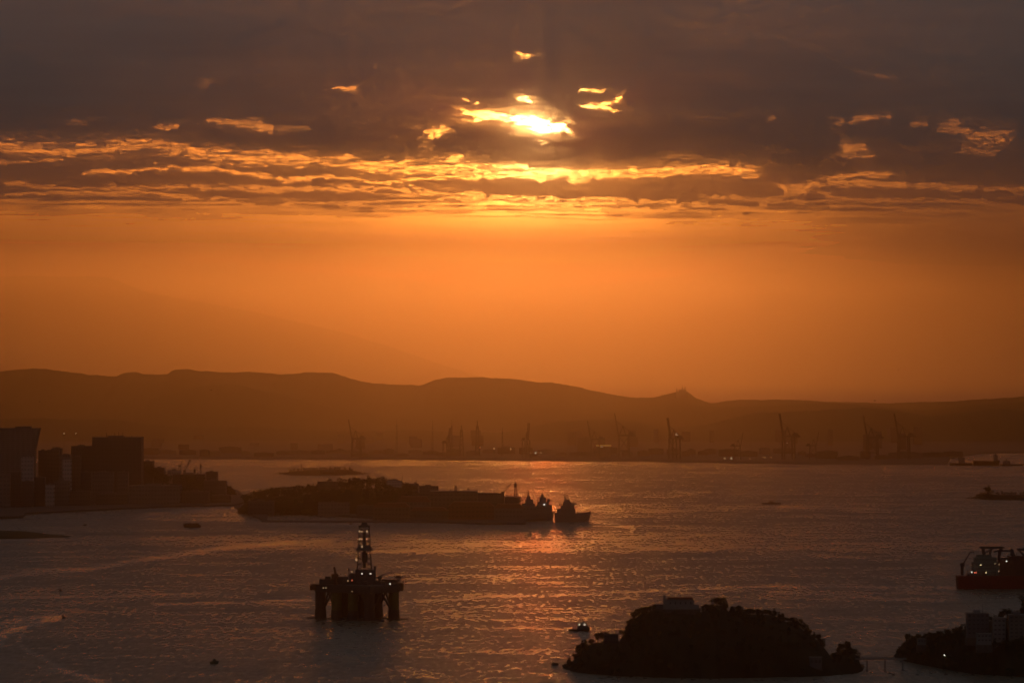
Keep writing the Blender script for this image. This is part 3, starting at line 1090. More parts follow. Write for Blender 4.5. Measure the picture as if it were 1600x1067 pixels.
# ------------------------------------------------------------------ vessels
def offshore_vessel():
    D = gd(919)
    s = D / F
    x0 = 1494.6
    t = thing('offshore_ship', 'long dark red offshore ship with deck cranes and lit green superstructure at the right edge', 'ship', (PX(x0, D), D, 0))
    q = lambda x: (x - x0) * s
    z = lambda y: (919 - y) * s
    m = MB()
    m.add([(0, -14, z(898.7)), (0, 14, z(898.7)), (1.5, 12, -3), (1.5, -12, -3)], [(0, 1, 2, 3)])
    m.add([(0, -14, z(898.7)), (1.5, -12, -3), (1.5, 12, -3), (0, 14, z(898.7)),
           (190, -14, z(897)), (186, -12, -3), (186, 12, -3), (190, 14, z(897))],
          [(0, 1, 2, 3), (7, 6, 5, 4), (0, 4, 5, 1), (1, 5, 6, 2), (2, 6, 7, 3), (3, 7, 4, 0)])
    m.box(1.2, 188, -14.15, 14.15, z(898.7) - 1.6, z(898.7) - 0.8)
    m.build('hull', M_RED, t)
    m = MB(); m.box(q(1519), q(1560), -10, 10, z(898.4), z(878)); m.box(q(1522), q(1556), -8, 8, z(877.9), z(870)); m.box(q(1526), q(1548), -7, 7, z(869.9), z(866))
    sup = m.build('superstructure', paint('green grey deckhouse', (0.13, 0.17, 0.15), 0.7, 0.2, 0.2), t)
    for yy in (894, 888, 882, 874):
        step = (q(1556) - q(1523)) / 10
        window_row(sup, [q(1523) + k * step for k in range(10)], 1.5, -10.25 if yy > 877 else -8.25, -9.9 if yy > 877 else -7.9, z(yy), z(yy) + 1.2)
    m = MB(); m.box(q(1560.2), q(1600), -11, 11, z(898.3), z(874)); m.box(q(1575), q(1640), -9, 9, z(898.2), z(868)); m.box(q(1640.3), 175, -9, 9, z(898), z(882))
    m.build('process_module', paint('rust brown deck gear', (0.12, 0.05, 0.035), 0.8, 0.3, 0.2), t)
    rr = random.Random(8)
    for k in range(40):
        xx = rr.uniform(q(1508), q(1620)); zz = z(898.5) if xx < q(1560) else z(874)
        h_ = rr.uniform(1.5, 6)
        m = MB()
        if rr.random() < 0.5:
            m.box(xx, xx + rr.uniform(1, 3), rr.uniform(-12, -9), rr.uniform(-8, 5), zz, zz + h_)
            m.build('deck_locker', M_STEEL, t)
        else:
            m.bar((xx, -9, zz), (xx + rr.uniform(-2, 2), -9, zz + h_ * 1.8), 0.5)
            m.build('vent_pipe', M_STEEL, t)
    m = MB(); m.bar((q(1503), 0, z(898)), (q(1503), 0, z(879)), 3.4); m.box(q(1500), q(1507), -2.5, 2.5, z(884), z(879.5))
    m.bar((q(1504), 0, z(882)), (q(1516), 0, z(862)), 1.6, 1.3); m.bar((q(1515.6), 0, z(862.3)), (q(1522), 0, z(861.6)), 1.3, 1.0); m.bar((q(1521), 0, z(862)), (q(1521), 0, z(866)), 0.4)
    m.build('crane', M_STEEL, t)
    m = MB()
    for yy in (-6, 6):
        m.bar((q(1531.5), yy, z(855)), (q(1567.5), yy, z(855)), 2.2)
        m.bar((q(1537), yy, z(866)), (q(1535.5), yy, z(855)), 2.6); m.bar((q(1546), yy, z(866)), (q(1549), yy, z(856)), 1.2)
        m.bar((q(1538), yy, z(864)), (q(1552), yy, z(856)), 0.8); m.bar((q(1560), yy, z(874)), (q(1564), yy, z(855)), 1.6)
        m.bar((q(1552), yy, z(862)), (q(1566), yy, z(858)), 0.9)
    m.bar((q(1531.5), -6, z(855)), (q(1531.5), 6, z(855)), 1.5); m.bar((q(1567.5), -6, z(855)), (q(1567.5), 6, z(855)), 1.5)
    m.build('gantry', M_STEEL, t)
    m = MB()
    for yy in (-5, 5):
        m.bar((q(1561), yy, z(860)), (q(1583), yy, z(860)), 1.4); m.bar((q(1561), yy, z(872)), (q(1583), yy, z(872)), 1.4)
        m.bar((q(1561), yy, z(875)), (q(1561), yy, z(860)), 1.6); m.bar((q(1582), yy, z(875)), (q(1581), yy, z(858)), 2.2); m.bar((q(1586), yy, z(870)), (q(1580), yy, z(857)), 1.4)
    m.build('pipe_frame', M_STEEL, t)
    m = MB()
    for yy in (-6, 6):
        m.bar((q(1590), yy, z(858)), (q(1640), yy, z(857)), 2.2); m.bar((q(1590), yy, z(857)), (q(1600), yy, z(868)), 1.4); m.bar((q(1610), yy, z(870)), (q(1612), yy, z(857)), 1.8)
    m.build('gantry', M_STEEL, t)
    for (x, y, mat, r_) in ((1515.9, 892.4, L_WHITE, .55), (1520.4, 893.1, L_RED, .5), (1522.6, 893.1, L_RED, .5), (1530, 881.3, L_WARM, .5), (1538.4, 893.1, L_WARM, .5), (1570.4, 875.3, L_WHITE, .55),
                         (1552.5, 879.5, L_DIM, .3), (1559, 880.5, L_DIM, .3), (1558, 891, L_DIM, .35)):
        lampball(t, q(x), -15.0, z(y), r_, mat)
    m = MB()
    for k in range(30):
        m.bar((1 + k * 2.1, -13.8, z(898.6)), (1 + k * 2.1, -13.8, z(898.6) + 1.2), 0.12)
    m.bar((1, -13.8, z(898.6) + 1.2), (62, -13.8, z(898.6) + 1.2), 0.12)
    m.build('railing', M_STEEL, t)


offshore_vessel()


def tugboat():
    D = gd(985.3)
    s = D / F
    t = thing('tugboat', 'dark tugboat with two bright deck lights left of the wooded island', 'boat', (PX(905.3, D), D, 0), R(4))
    o = hull_mesh(35.2 * s, 8, 2.0, 0.9, 0.1, 0.8)
    o.build('hull', M_BLACKH, t)
    m = MB(); m.box(-2.5, 9.5, -2.8, 2.8, 2.0, 5.2, 0.3, 0.3); m.box(0, 7.5, -2.3, 2.3, 5.22, 7.8, 0.4, 0.3)
    m.build('deckhouse', M_STEEL, t)
    m = MB(); m.box(2, 6.5, -1.9, 1.9, 7.82, 10.0, 0.5, 0.3); m.build('wheelhouse', M_GREY, t)
    m = MB(); m.cyl(2.0, 0, 10, 15.8, 0.34, 0.2, 6); m.bar((0.6, 0, 12.4), (3.6, 0, 12.4), 0.3); m.bar((1.0, 0, 14), (3.2, 0, 14), 0.22); m.bar((4.5, 0, 10), (4.5, 0, 12.6), 0.15)
    m.build('mast', M_STEEL, t)
    m = MB(); m.cyl(-1.5, -1.2, 5.2, 8.6, 0.7, 0.6, 8); m.build('funnel', M_BLACKH, t)
    lampball(t, -0.2, -3.2, 6.9, 0.42, L_WHITE); lampball(t, 5.0, -3.2, 6.9, 0.5, L_WHITE)
    lampball(t, 10.8, -2.6, 3.0, 0.25, L_RED); lampball(t, -12.5, -2.6, 1.2, 0.25, L_WARM)


tugboat()


def small_vessel(x, yw, wpx, hpx, label, cat='boat', name='motorboat', hullm=None, housem=None, house=(0.1, 0.55), mast=0.0, mirror=1, yaw=0.0, group=None, sheer=0.4):
    D = gd(yw)
    s = D / F
    L = wpx * s
    H = hpx * s
    t = thing(name, label, cat, (PX(x, D), D, 0), R(yaw), group)
    hh = H * 0.42
    hull_mesh(L, L * 0.26, hh, sheer, 0.1, 0.85, 0.8, mirror).build('hull', hullm or M_BLACKH, t)
    a, b = house
    m = MB()
    xa, xb = (-0.5 + a) * L * 1.0, (-0.5 + b) * L
    if mirror < 0:
        xa, xb = -xb, -xa
    m.box(xa, xb, -L * 0.09, L * 0.09, hh * 0.98, H * 0.82, (xb - xa) * 0.06, 0.1)
    dh = m.build('deckhouse', housem or M_GREY, t)
    w_ = (xb - xa) / 4
    window_row(dh, [xa + w_ * (k + 0.25) for k in range(4)], w_ * 0.5, -L * 0.09 - 0.06, -L * 0.09 + 0.2, hh + (H * 0.82 - hh) * 0.45, hh + (H * 0.82 - hh) * 0.8)
    m = MB()
    xm = (xa + xb) / 2
    m.bar((xm, 0, H * 0.8), (xm, 0, H + mast * s), max(0.12, L * 0.006)); m.bar((xm - L * 0.03, 0, H * 0.95), (xm + L * 0.03, 0, H * 0.95), max(0.1, L * 0.005))
    m.build('mast', M_STEEL, t)
    return t


small_vessel(300, 823.6, 28, 8.2, 'mid-sized ferry heading left past the end of the breakwater', 'ferry', 'ferry', M_BLACKH, M_STEEL, (0.08, 0.95), 3, -1)
small_vessel(132.5, 821, 6, 4, 'tiny dark boat off the city shore beyond the grassy spit', 'boat', 'motorboat', mirror=-1)
small_vessel(95, 923.5, 5, 6, 'tiny dark boat with a thin mast in the left open water', 'boat', 'sailboat', mast=4)
small_vessel(99.5, 965, 6, 6, 'small speedboat pulling a curved white wake', 'boat', 'speedboat', mirror=1, mast=1)
small_vessel(335, 1036.5, 14, 9.5, 'small green fishing boat near the bottom left', 'boat', 'fishing_boat', M_GREENH, M_GREENH, (0.3, 0.7), 2)
small_vessel(1205, 787.5, 32, 6, 'low dark barge with a midship cabin alone on open water', 'barge', 'barge', M_BLACKH, M_ORANGE, (0.38, 0.62), 0.5, sheer=0.1)
small_vessel(548.5, 819.3, 5, 3, 'tiny boat just outside the thin breakwater behind the derrick top', 'boat', 'motorboat')
small_vessel(732, 764.5, 5, 3, 'tiny boat in the orange glitter beyond the naval base roofs', 'boat', 'motorboat')
small_vessel(861, 969, 4, 3.5, 'tiny boat in the glitter to the left of the tugboat', 'boat', 'motorboat')
for (x, y, lab) in ((1361, 1050.5, 'small moored skiff beside the left pier of the footbridge'), (1390, 1051.2, 'small moored skiff right of the middle footbridge pier'),
                    (1395.5, 1053.8, 'small skiff nearest the camera among those under the footbridge'), (1432.5, 1054, 'lone skiff off the dark wooded headland'),
                    (1478, 1053.6, 'rightmost small skiff under the headland lamp')):
    small_vessel(x, y, 5.5, 2.4, lab, 'boat', 'skiff', M_BLACKH, M_GREY, (0.35, 0.6), 0, group='skiffs moored by the footbridge')


def naval_ship(x, yw, wpx, spec, label, mirror=1, yaw=0, hullh=12):
    D = gd(yw)
    s = D / F
    t = thing('naval_ship', label, 'ship', (PX(x, D), D, 0), R(yaw), 'naval ships at the island quay')
    L = wpx * s
    hull_mesh(L, max(13, L * 0.18), hullh * s, 0.22, 0.12, 0.9, 2.0, mirror).build('hull', M_NAVY, t)
    tower = []
    for (a, b, z0, z1, tx) in spec['blocks']:
        m = MB(); m.box(a * s, b * s, -5, 5, z0 * s, z1 * s, tx * s, 0.6)
        m.build('superstructure' if not tower else 'upper_deckhouse', M_NAVY, t); tower.append(1)
    for (a, z0, z1, w) in spec['masts']:
        m = MB(); m.bar((a * s, 0, z0 * s), (a * s, 0, z1 * s), w * s, w * s * 0.4)
        m.bar(((a - w * 2.2) * s, 0, (z0 * 0.35 + z1 * 0.65) * s), ((a + w * 2.2) * s, 0, (z0 * 0.35 + z1 * 0.65) * s), w * s * 0.4)
        m.bar(((a - w * 2.8) * s, 0, (z0 * 0.65 + z1 * 0.35) * s), ((a + w * 2.8) * s, 0, (z0 * 0.65 + z1 * 0.35) * s), w * s * 0.45)
        m.build('mast', M_STEEL, t)
    for (a, b, z0, z1, tx) in spec['blocks'][:2]:
        w_ = (b - a) * s / 5
        window_row(t, [a * s + w_ * (k + 0.25) for k in range(5)], w_ * 0.5, -5.2, -4.3, (z0 * 0.4 + z1 * 0.6) * s, (z0 * 0.25 + z1 * 0.75) * s)
    return t


naval_ship(895, 814.5, 58, {'blocks': [(-25, 4, 12, 20, 0), (-19, 2, 20, 25.5, 0), (-15.5, -2, 25.5, 31, 0), (-13.5, -4.5, 31, 34.5, 0), (-1.8, 6, 25.6, 29, 0), (-13.2, -10, 34.5, 38.5, 0)],
            'masts': [(-12, 37, 45, 1.5), (-6.5, 33, 41, 1.4), (1.5, 29, 34, 1.0), (-20.5, 25, 29.5, 1.2)]},
           'dark naval ship with flared bow moored outermost at the quay end', hullh=13)
s2 = naval_ship(850, 812.5, 32, {'blocks': [(-12, 12.5, 9, 24, 0), (-10.5, 8, 24, 29, 0), (-7, 3, 29, 36, 0), (4.5, 9, 29, 33.5, 0), (-5, -0.5, 36, 41, 0)], 'masts': [(-3, 40, 53, 1.3), (6.5, 37, 44, 1.0), (-9.5, 29, 37, 1.0), (11, 29, 34, 0.8)]},
                'naval ship seen end-on with a tall thin mast and one lit lamp', hullh=11)
lampball(s2, 0.5, -7.0, 27.5, 0.9, L_WHITE)
naval_ship(826, 813.5, 34, {'blocks': [(-15, 12.5, 10, 23, 0), (-11, 10, 23, 27.5, 0), (-5.5, 7, 27.5, 33.5, 0), (-3.5, 3, 33.5, 38, 0), (-2, 1.5, 38, 41, 0)], 'masts': [(-0.5, 40, 50, 1.3), (-13, 29, 38, 1.5), (7.5, 35, 42, 0.9)]},
           'naval ship seen end-on with a stubby mast, closest to the long sheds', hullh=11)

# ------------------------------------------------------------------ wooded island with the white chapel
def fit_tree_height(base, target_y_px, D):
    return 0


BV_CREST = [(880, 1041), (884, 1037), (890, 1030), (897, 1021), (905, 1009), (913, 1001), (922, 997), (932, 994), (944, 993), (968, 993), (972, 986), (976, 977),
            (985, 966), (993, 956), (1003, 949), (1012, 945), (1030, 946), (1060, 948), (1090, 949), (1103, 944), (1112, 937), (1122, 935), (1132, 938), (1140, 947),
            (1160, 950), (1190, 950), (1210, 952), (1222, 960), (1238, 963), (1252, 972), (1262, 981), (1272, 986), (1282, 995), (1290, 1005), (1297, 1015), (1303, 1012),
            (1312, 1006), (1322, 1004), (1333, 1008), (1340, 1018), (1344, 1034), (1347, 1042)]
D_BV = 3775.0
me, zbv = island_mesh('island', BV_CREST, D_BV, 135, 90, 5, top_drop=5.5, fall=2.0)
tag(obj('wooded_island', me, M_EARTH), 'dark rocky ground of the wooded island', kind='structure')
GI = 'trees covering the chapel island'
LI = 'dark bushy tree among the dense wood covering the chapel island'
# skyline trees, then rows down the slope facing the camera
xs_ = np.linspace(886, 1340, 74)
for i, x in enumerate(xs_):
    if 928 < x < 970 or 1034 < x < 1088 or 1108 < x < 1130 or 1288 < x < 1303:
        continue
    x = float(x) + rnd.uniform(-2, 2)
    yc = float(np.interp(x, [p[0] for p in BV_CREST], [p[1] for p in BV_CREST]))
    g = zbv(x, D_BV)
    want = CAMZ + (HZ - yc) / F * D_BV + rnd.uniform(-1.2, 1.3)
    sc_ = min(max((want - g) / 6.8, 0.45), 0.95)
    place_tree((PX(x, D_BV), D_BV + rnd.uniform(-4, 4), want - 10.2 * sc_), sc_, LI, GI)
for row, off in enumerate((-28, -56, -82, -104, -120)):
    for x in np.linspace(892 + row * 5, 1332 - row * 6, 36 - row * 3):
        x = float(x) + rnd.uniform(-4, 4)
        if 928 < x < 972 and row < 1:
            continue
        y = D_BV + off + rnd.uniform(-5, 5)
        g = zbv(x, y)
        if g < 1.2:
            continue
        place_tree((PX(x, y), y, g - 2.8), rnd.uniform(0.6, 0.95) * (0.7 if 1034 < x < 1090 and row < 1 else 1), LI, GI)
place_tree((PX(1119, D_BV), D_BV, zbv(1119, D_BV) - 3.5), 1.25, 'tallest spreading tree on the island top, right of the white chapel', GI, name='spreading_tree', kind=2, squash=0.88)
place_tree((PX(1127, D_BV), D_BV + 6, zbv(1127, D_BV) - 3), 1.0, 'rounded tree just right of the tallest island tree', GI, name='spreading_tree', kind=0)
for (x, yt, lab) in ((934, 987, 'small flat-topped tree on the low left terrace of the island'), (942, 983, 'slender little tree leaning above the low left terrace'), (950, 989, 'small bush on the terrace wall at the island left end')):
    z0 = zbv(x, D_BV - 5)
    place_tree((PX(x, D_BV - 5), D_BV - 5, z0 + 0.5), max((PZ(yt, D_BV - 5) - z0) / 10.5, 0.3), lab, 'small trees on the left terrace', kind=rnd.randrange(4), squash=0.8)


def chapel():
    D = D_BV - 2
    s = D / F
    zb = PZ(951, D)
    t = thing('chapel', 'white chapel with a square tower and dark roof on the island top', 'chapel', (PX(1060, D), D, zb))
    z = lambda y: (951 - y) * s
    m = MB(); m.box(-20 * s, 24 * s, -5, 6, 0, z(935.5)); m.build('wall', M_WHITE, t)
    m = MB(); m.prism([(-18 * s, z(935.4)), (23 * s, z(935.4)), (22 * s, z(932.4)), (-17 * s, z(932.6))], -5.6, 6.4); m.build('roof', M_ROOF, t)
    m = MB(); m.box(-24 * s, -20.05 * s, -4, 3, 0, z(929.5)); tw = m.build('tower', M_WHITE, t)
    m = MB(); m.box(-24.4 * s, -19.6 * s, -4.3, 3.3, z(929.5), z(928.6)); m.build('cornice', M_WHITE, tw)
    for k in range(5):
        m = MB(); xx = (-14 + 8 * k) * s
        m.box(xx, xx + 1.1, -5.12, -4.9, z(943), z(939)); m.build('window', M_GLASS, t)
    m = MB(); m.box(24.1 * s, 32 * s, -4, 5, 0, z(944)); m.build('side_wing', M_WHITE, t)
    m = MB(); m.box(-38 * s, -24.1 * s, -3, 4, -1, z(943.5)); m.build('terrace_wall', M_GREY, t)
    m = MB(); m.box(-39 * s, 33 * s, -5.6, 7, -9, -0.02); m.build('foundation', M_STONE, t)


chapel()


def facade(mat, fh, bw):
    """a far wall: the wall colour with a faint grid of window openings of this building's own floor height"""
    fh, bw = round(min(max(fh, 3.0), 8.0), 0), round(min(max(bw, 3.0), 12.0), 0)
    key = 'facade %s %g %g' % (mat.name, fh, bw)
    if key in _matcache:
        return _matcache[key]
    m = mat.copy()
    m.name = key
    nt = m.node_tree
    p = [n for n in nt.nodes if n.type == 'BSDF_PRINCIPLED'][0]
    src = p.inputs['Base Color'].links[0].from_socket
    tc = node(nt, 'ShaderNodeTexCoord')
    sp = node(nt, 'ShaderNodeSeparateXYZ')
    nt.links.new(tc.outputs['Object'], sp.inputs[0])
    fz = mth(nt, 'FRACT', mth(nt, 'DIVIDE', sp.outputs['Z'], fh))
    fx = mth(nt, 'FRACT', mth(nt, 'DIVIDE', sp.outputs['X'], bw))
    a = mth(nt, 'LESS_THAN', mth(nt, 'ABSOLUTE', mth(nt, 'SUBTRACT', fz, 0.55)), 0.2)
    b = mth(nt, 'LESS_THAN', mth(nt, 'ABSOLUTE', mth(nt, 'SUBTRACT', fx, 0.5)), 0.3)
    k = mth(nt, 'SUBTRACT', 1.0, mth(nt, 'MULTIPLY', mth(nt, 'MULTIPLY', a, b), 0.6))
    sc2 = node(nt, 'ShaderNodeVectorMath', operation='SCALE')
    nt.links.new(src, sc2.inputs[0]); nt.links.new(k, sc2.inputs['Scale'])
    nt.links.new(sc2.outputs[0], p.inputs['Base Color'])
    _matcache[key] = m
    return m


def roof_clutter(t, w, depth, z, seed):
    r_ = random.Random(seed)
    for k in range(r_.randint(1, 3)):
        m = MB(); x = r_.uniform(-0.4, 0.3) * w; q = r_.uniform(1.2, 3.0)
        if r_.random() < 0.5:
            m.cyl(x, depth * r_.uniform(0.2, 0.8), z, z + q, q * 0.7, q * 0.7, 10); m.build('water_tank', M_CONC, t)
        else:
            m.cyl(x, depth * 0.4, z, z + r_.uniform(4, 9), 0.25, 0.15, 6); m.build('aerial', M_STEEL, t)


def house(name, label, x0, x1, ytop, ybase, D, depth, mat, roof='flat', group=None, floors=2, bays=4, roofm=None, plant=True):
    """a building seen from x0 to x1 with its top at row ytop; it stands on ground seen at row ybase"""
    s = D / F
    zb = PZ(ybase, D)
    zt = PZ(ytop, D)
    w = (x1 - x0) * s
    h = zt - zb
    t = thing(name, label, 'building', (PX((x0 + x1) / 2, D), D, zb), 0, group)
    hw = h
    if roof == 'gable':
        hw = h * 0.78
    if D < 5000:
        m = MB(); m.box(-w / 2 - 0.6, w / 2 + 0.6, -0.6, depth + 0.6, -9, -2.02); m.build('foundation', M_STONE, t)
    m = MB(); m.box(-w / 2, w / 2, 0, depth, -2, hw); m.build('wall', mat if D < 5000 else facade(mat, h / floors, w / bays), t)
    m = MB()
    if roof == 'gable':
        m.prism([(-w / 2 - 0.5, hw), (w / 2 + 0.5, hw), (w / 2 - w * 0.12, h), (-w / 2 + w * 0.12, h)], -0.6, depth + 0.6)
    else:
        m.box(-w / 2 - 0.4, w / 2 + 0.4, -0.4, depth + 0.4, hw + 0.02, hw + max(0.6, h * 0.012))
    rf = m.build('roof', roofm or (M_ROOF if roof == 'gable' else M_SLAB), t)
    if roof != 'gable' and plant and w > 12:
        m = MB(); m.box(-w * 0.2, w * 0.12, depth * 0.3, depth * 0.7, hw + max(0.6, h * 0.012) + 0.02, hw + max(3.0, h * 0.035)); m.build('plant_room', M_CONC, rf)
    if roof != 'gable' and w > 12:
        roof_clutter(rf, w, depth, hw + max(0.6, h * 0.012) + 0.02, int(x0 * 7))
    if D < 5000:
        bw = w / bays
        fh = hw / floors
        m = MB(); m.box(-bw * 0.28, bw * 0.28, -0.22, 0.1, fh * 0.38, fh * 0.74)
        wn0 = m.build('window', M_GLASS, t)
        for f in range(floors):
            for b in range(bays):
                o = wn0 if (f, b) == (0, 0) else wn0.copy()
                if o is not wn0:
                    C.objects.link(o)
                o.location = (-w / 2 + bw * (b + 0.5), 0, fh * f)
    return t


house('terrace_house', 'low dark house on the left terrace of the chapel island', 944, 966, 991, 997, D_BV - 12, 8, M_DARKB, floors=1, bays=5, plant=False)
house('boathouse', 'small grey boathouse at the right foot of the chapel island', 1265, 1284, 1027, 1040, D_BV - 100, 8, M_GREY, floors=1, bays=3, plant=False)

# rocks at the waterline
def rock(x, yw, wpx, hpx, label, group=None):
    D = gd(yw)
    s = D / F
    bm = bmesh.new()
    bmesh.ops.create_icosphere(bm, subdivisions=3, radius=1.0)
    sd_ = int(x * 7)
    for v in bm.verts:
        n = float(fbm(np.array([v.co.x * 1.7 + sd_]), np.array([v.co.y * 1.7 + v.co.z]), 5, 3)[0])
        v.co *= 1 + 0.45 * n
        v.co.x *= wpx * s / 2; v.co.y *= wpx * s / 2.6; v.co.z = v.co.z * hpx * s * 0.8
    o = obj('rock', bm, M_STONE, loc=(PX(x, D), D, hpx * s * 0.15))
    return tag(o, label, 'rock', group)


rock(866.5, 1038.5, 12, 5, 'dark rock awash off the left tip of the chapel island')
rock(885, 1041.5, 14, 5, 'dark rock at the left waterline tip of the chapel island')
rock(896, 1044, 18, 5, 'second rock along the left foot of the chapel island')
rock(1345, 1041, 13, 5, 'low dark rock at the island end of the footbridge')
rock(1288, 1047, 16, 5, 'rock below the small grey boathouse')

# ------------------------------------------------------------------ footbridge
def footbridge():
    D = 3735.0
    s = D / F
    zd = PZ(1029.3, D)
    t = thing('footbridge', 'thin dark footbridge on slim piers joining the island and the headland', 'bridge', (PX(1376, D), D, 0))
    m = MB(); m.box(-40 * s, 40 * s, -1.4, 1.4, zd - 0.2, zd + 0.95); dk = m.build('deck', M_CONC, t)
    m = MB()
    for yy in (-1.3, 1.3):
        m.bar((-40 * s, yy, zd + 2.1), (40 * s, yy, zd + 2.1), 0.14)
        k = -40 * s
        while k < 40 * s:
            m.bar((k, yy, zd + 0.95), (k, yy, zd + 2.1), 0.1); k += 1.6
    m.build('railing', M_STEEL, dk)
    for x in (1354.5, 1382.5, 1410.0):
        m = MB(); xx = (x - 1376) * s
        m.box(xx - 0.55, xx + 0.55, -1.0, 1.0, -2, zd - 0.22); m.box(xx - 0.9, xx + 0.9, -1.4, 1.4, -2, 0.8)
        m.build('pier', M_CONC, t)


footbridge()

# ------------------------------------------------------------------ headland on the right
HD_CREST = [(1397, 1034), (1401, 1026), (1406, 1016), (1412, 1003), (1418, 997), (1428, 995), (1440, 994), (1452, 989), (1463, 986), (1475, 988), (1488, 984), (1500, 979),
            (1512, 974), (1530, 968), (1548, 962), (1565, 958), (1580, 955), (1600, 948), (1640, 940), (1700, 930), (1800, 925), (1900, 940), (1960, 1000)]
D_HD = 3760.0
me, zhd = island_mesh('headland', [(x, y + 7 * max(0, 1 - abs(x - 1418) / 26)) for x, y in HD_CREST], D_HD, 120, 110, 9, top_drop=6.0, fall=2.0, skew=([1397, 1440, 1500, 1620], [150, 100, 30, 0]))
tag(obj('headland', me, M_EARTH), 'dark wooded headland ground at the lower right', kind='structure')
GH = 'trees covering the right headland'
LH = 'dark bushy tree in the dense wood on the right headland'
for x in np.concatenate([np.linspace(1401, 1640, 44), np.linspace(1404, 1450, 10)]):
    x = float(x) + rnd.uniform(-2, 2)
    if 1512 < x < 1542:
        continue
    yc = float(np.interp(x, [p[0] for p in HD_CREST], [p[1] for p in HD_CREST]))
    off = float(np.interp(x, [1397, 1440, 1500, 1620], [150, 100, 30, 0]))
    g = zhd(x, D_HD + off)
    want = PZ(yc, D_HD + off) + rnd.uniform(-1.2, 1.4)
    sc_ = min(max((want - g) / 6.8, 0.45), 1.05)
    place_tree((PX(x, D_HD + off), D_HD + off + rnd.uniform(-4, 4), want - 10.2 * sc_), sc_, LH, GH)
for row, off in enumerate((-12, -34, -58, -82, -104)):
    for x in np.linspace(1405 + row * 4, 1640, 24):
        x = float(x) + rnd.uniform(-4, 4)
        y = D_HD + off + rnd.uniform(-6, 6) + float(np.interp(x, [1397, 1440, 1500, 1620], [150, 100, 30, 0]))
        g = zhd(x, y)
        if g < 1.2 or (row < 2 and x > 1508):
            continue
        place_tree((PX(x, y), y, g - 2.8), rnd.uniform(0.6, 0.9), LH, GH)
place_tree((PX(1599, D_HD), D_HD, zhd(1599, D_HD) + 1), 1.3, 'tallest dark tree on the headland at the right frame edge', GH, name='spreading_tree', kind=1)
place_tree((PX(1574, D_HD), D_HD, zhd(1574, D_HD) + 0), 0.95, 'bushy tree between the two tall headland buildings', GH, kind=0)
house('apartment_block', 'dark square apartment block standing above the headland trees', 1511.5, 1545, 958.5, 992, D_HD - 45, 14, M_GREY, floors=5, bays=5)
house('apartment_block', 'pale apartment tower with vertical strips at the right edge of the headland', 1577, 1606, 961, 1015, D_HD - 62, 14, M_BEIGE, floors=9, bays=4)
house('apartment_block', 'narrow grey apartment building between the two taller headland blocks', 1552, 1571, 966, 1008, D_HD - 56, 12, M_CONC, floors=6, bays=3)
house('villa', 'small white villa showing above the headland trees on the left slope', 1434, 1447, 998.5, 1003.5, D_HD + 50, 7, M_WHITE, floors=1, bays=3, plant=False)
house('villa', 'low pale villa among trees at the foot of the dark square block', 1527, 1549, 990, 1003, D_HD - 80, 9, M_CONC, floors=2, bays=4, plant=False)


def street_lamp(x, y, D, label, mat, r=0.5, pole=7.0):
    p = P(x, y, D)
    t = thing('street_lamp', label, 'lamp', (p.x, p.y, p.z - pole))
    m = MB(); m.cyl(0, 0, 0, pole - r, 0.12, 0.08, 6); m.build('pole', M_STEEL, t)
    lampball(t, 0, 0, pole, r, mat)


street_lamp(1475.5, 1022.8, D_HD - 124, 'single lit street lamp at the foot of the wooded headland', L_WHITE, 0.42, 7)

# ------------------------------------------------------------------ naval base island
D_NB = 7700.0
NB = [(372, 789), (380, 780), (395, 772), (420, 768), (450, 767), (475, 766), (495, 761), (520, 758), (540, 755), (570, 756), (600, 756), (625, 758), (650, 762), (685, 768),
      (720, 776), (760, 780), (800, 786), (830, 792), (850, 803)]
me, znb = island_mesh('naval_base_ground', NB, D_NB, 110, 260, 15, top_drop=9.0, fall=2.6)
tag(obj('naval_island', me, M_EARTH), 'low wooded hill of the naval base island', kind='structure')


def slab(name, pts, z0, z1, mat, label):
    """flat quay or pier: outline in photo pixels at the water surface"""
    g = [(PX(x, gd(y)), gd(y)) for x, y in pts]
    n = len(g)
    m = MB()
    m.add([(a, b, z0) for a, b in g] + [(a, b, z1) for a, b in g],
          [tuple(range(n - 1, -1, -1)), tuple(range(n, 2 * n))] + [(i, (i + 1) % n, n + (i + 1) % n, n + i) for i in range(n)])
    o = m.build(name, mat)
    return tag(o, label, kind='structure')


slab('quay', [(366, 793), (410, 813.5), (418, 813.5), (418, 806), (446, 803), (470, 802), (520, 806), (586, 811), (640, 815), (760, 819.5), (821, 819.5), (822, 815), (860, 812), (862, 801), (800, 790), (560, 786), (400, 786)],
     -2, 3.0, M_QUAY, 'dark stone quay of the naval base island')
bw = slab('breakwater', [(408, 815.4), (760, 817.0), (760, 815.6), (408, 813.9)], -2, 1.8, M_QUAY, 'thin straight breakwater in front of the naval base basin')
GN = 'trees on the naval base hill'
for x in np.linspace(382, 640, 62):
    x = float(x) + rnd.uniform(-2, 2)
    yc = float(np.interp(x, [p[0] for p in NB], [p[1] for p in NB])) + rnd.uniform(-9.5, -2) * (1 if 490 < x < 620 else 0.65)
    g = znb(x, D_NB)
    sc_ = min(max((PZ(yc, D_NB) - g) / 6.8, 0.8), 1.9)
    place_tree((PX(x, D_NB), D_NB + rnd.uniform(-5, 5), PZ(yc, D_NB) - 10.2 * sc_), sc_, 'dark tree in the wood along the naval base hilltop', GN, far=True)
for x in np.concatenate([np.linspace(385, 640, 40)] * 2):
    x = float(x) + rnd.uniform(-3, 3)
    y = D_NB - rnd.uniform(20, 100)
    g = znb(x, y)
    place_tree((PX(x, y), y, g - 5), rnd.uniform(1.1, 1.7), 'dark tree in the wood along the naval base hilltop', GN, far=True)
DB = 7330.0
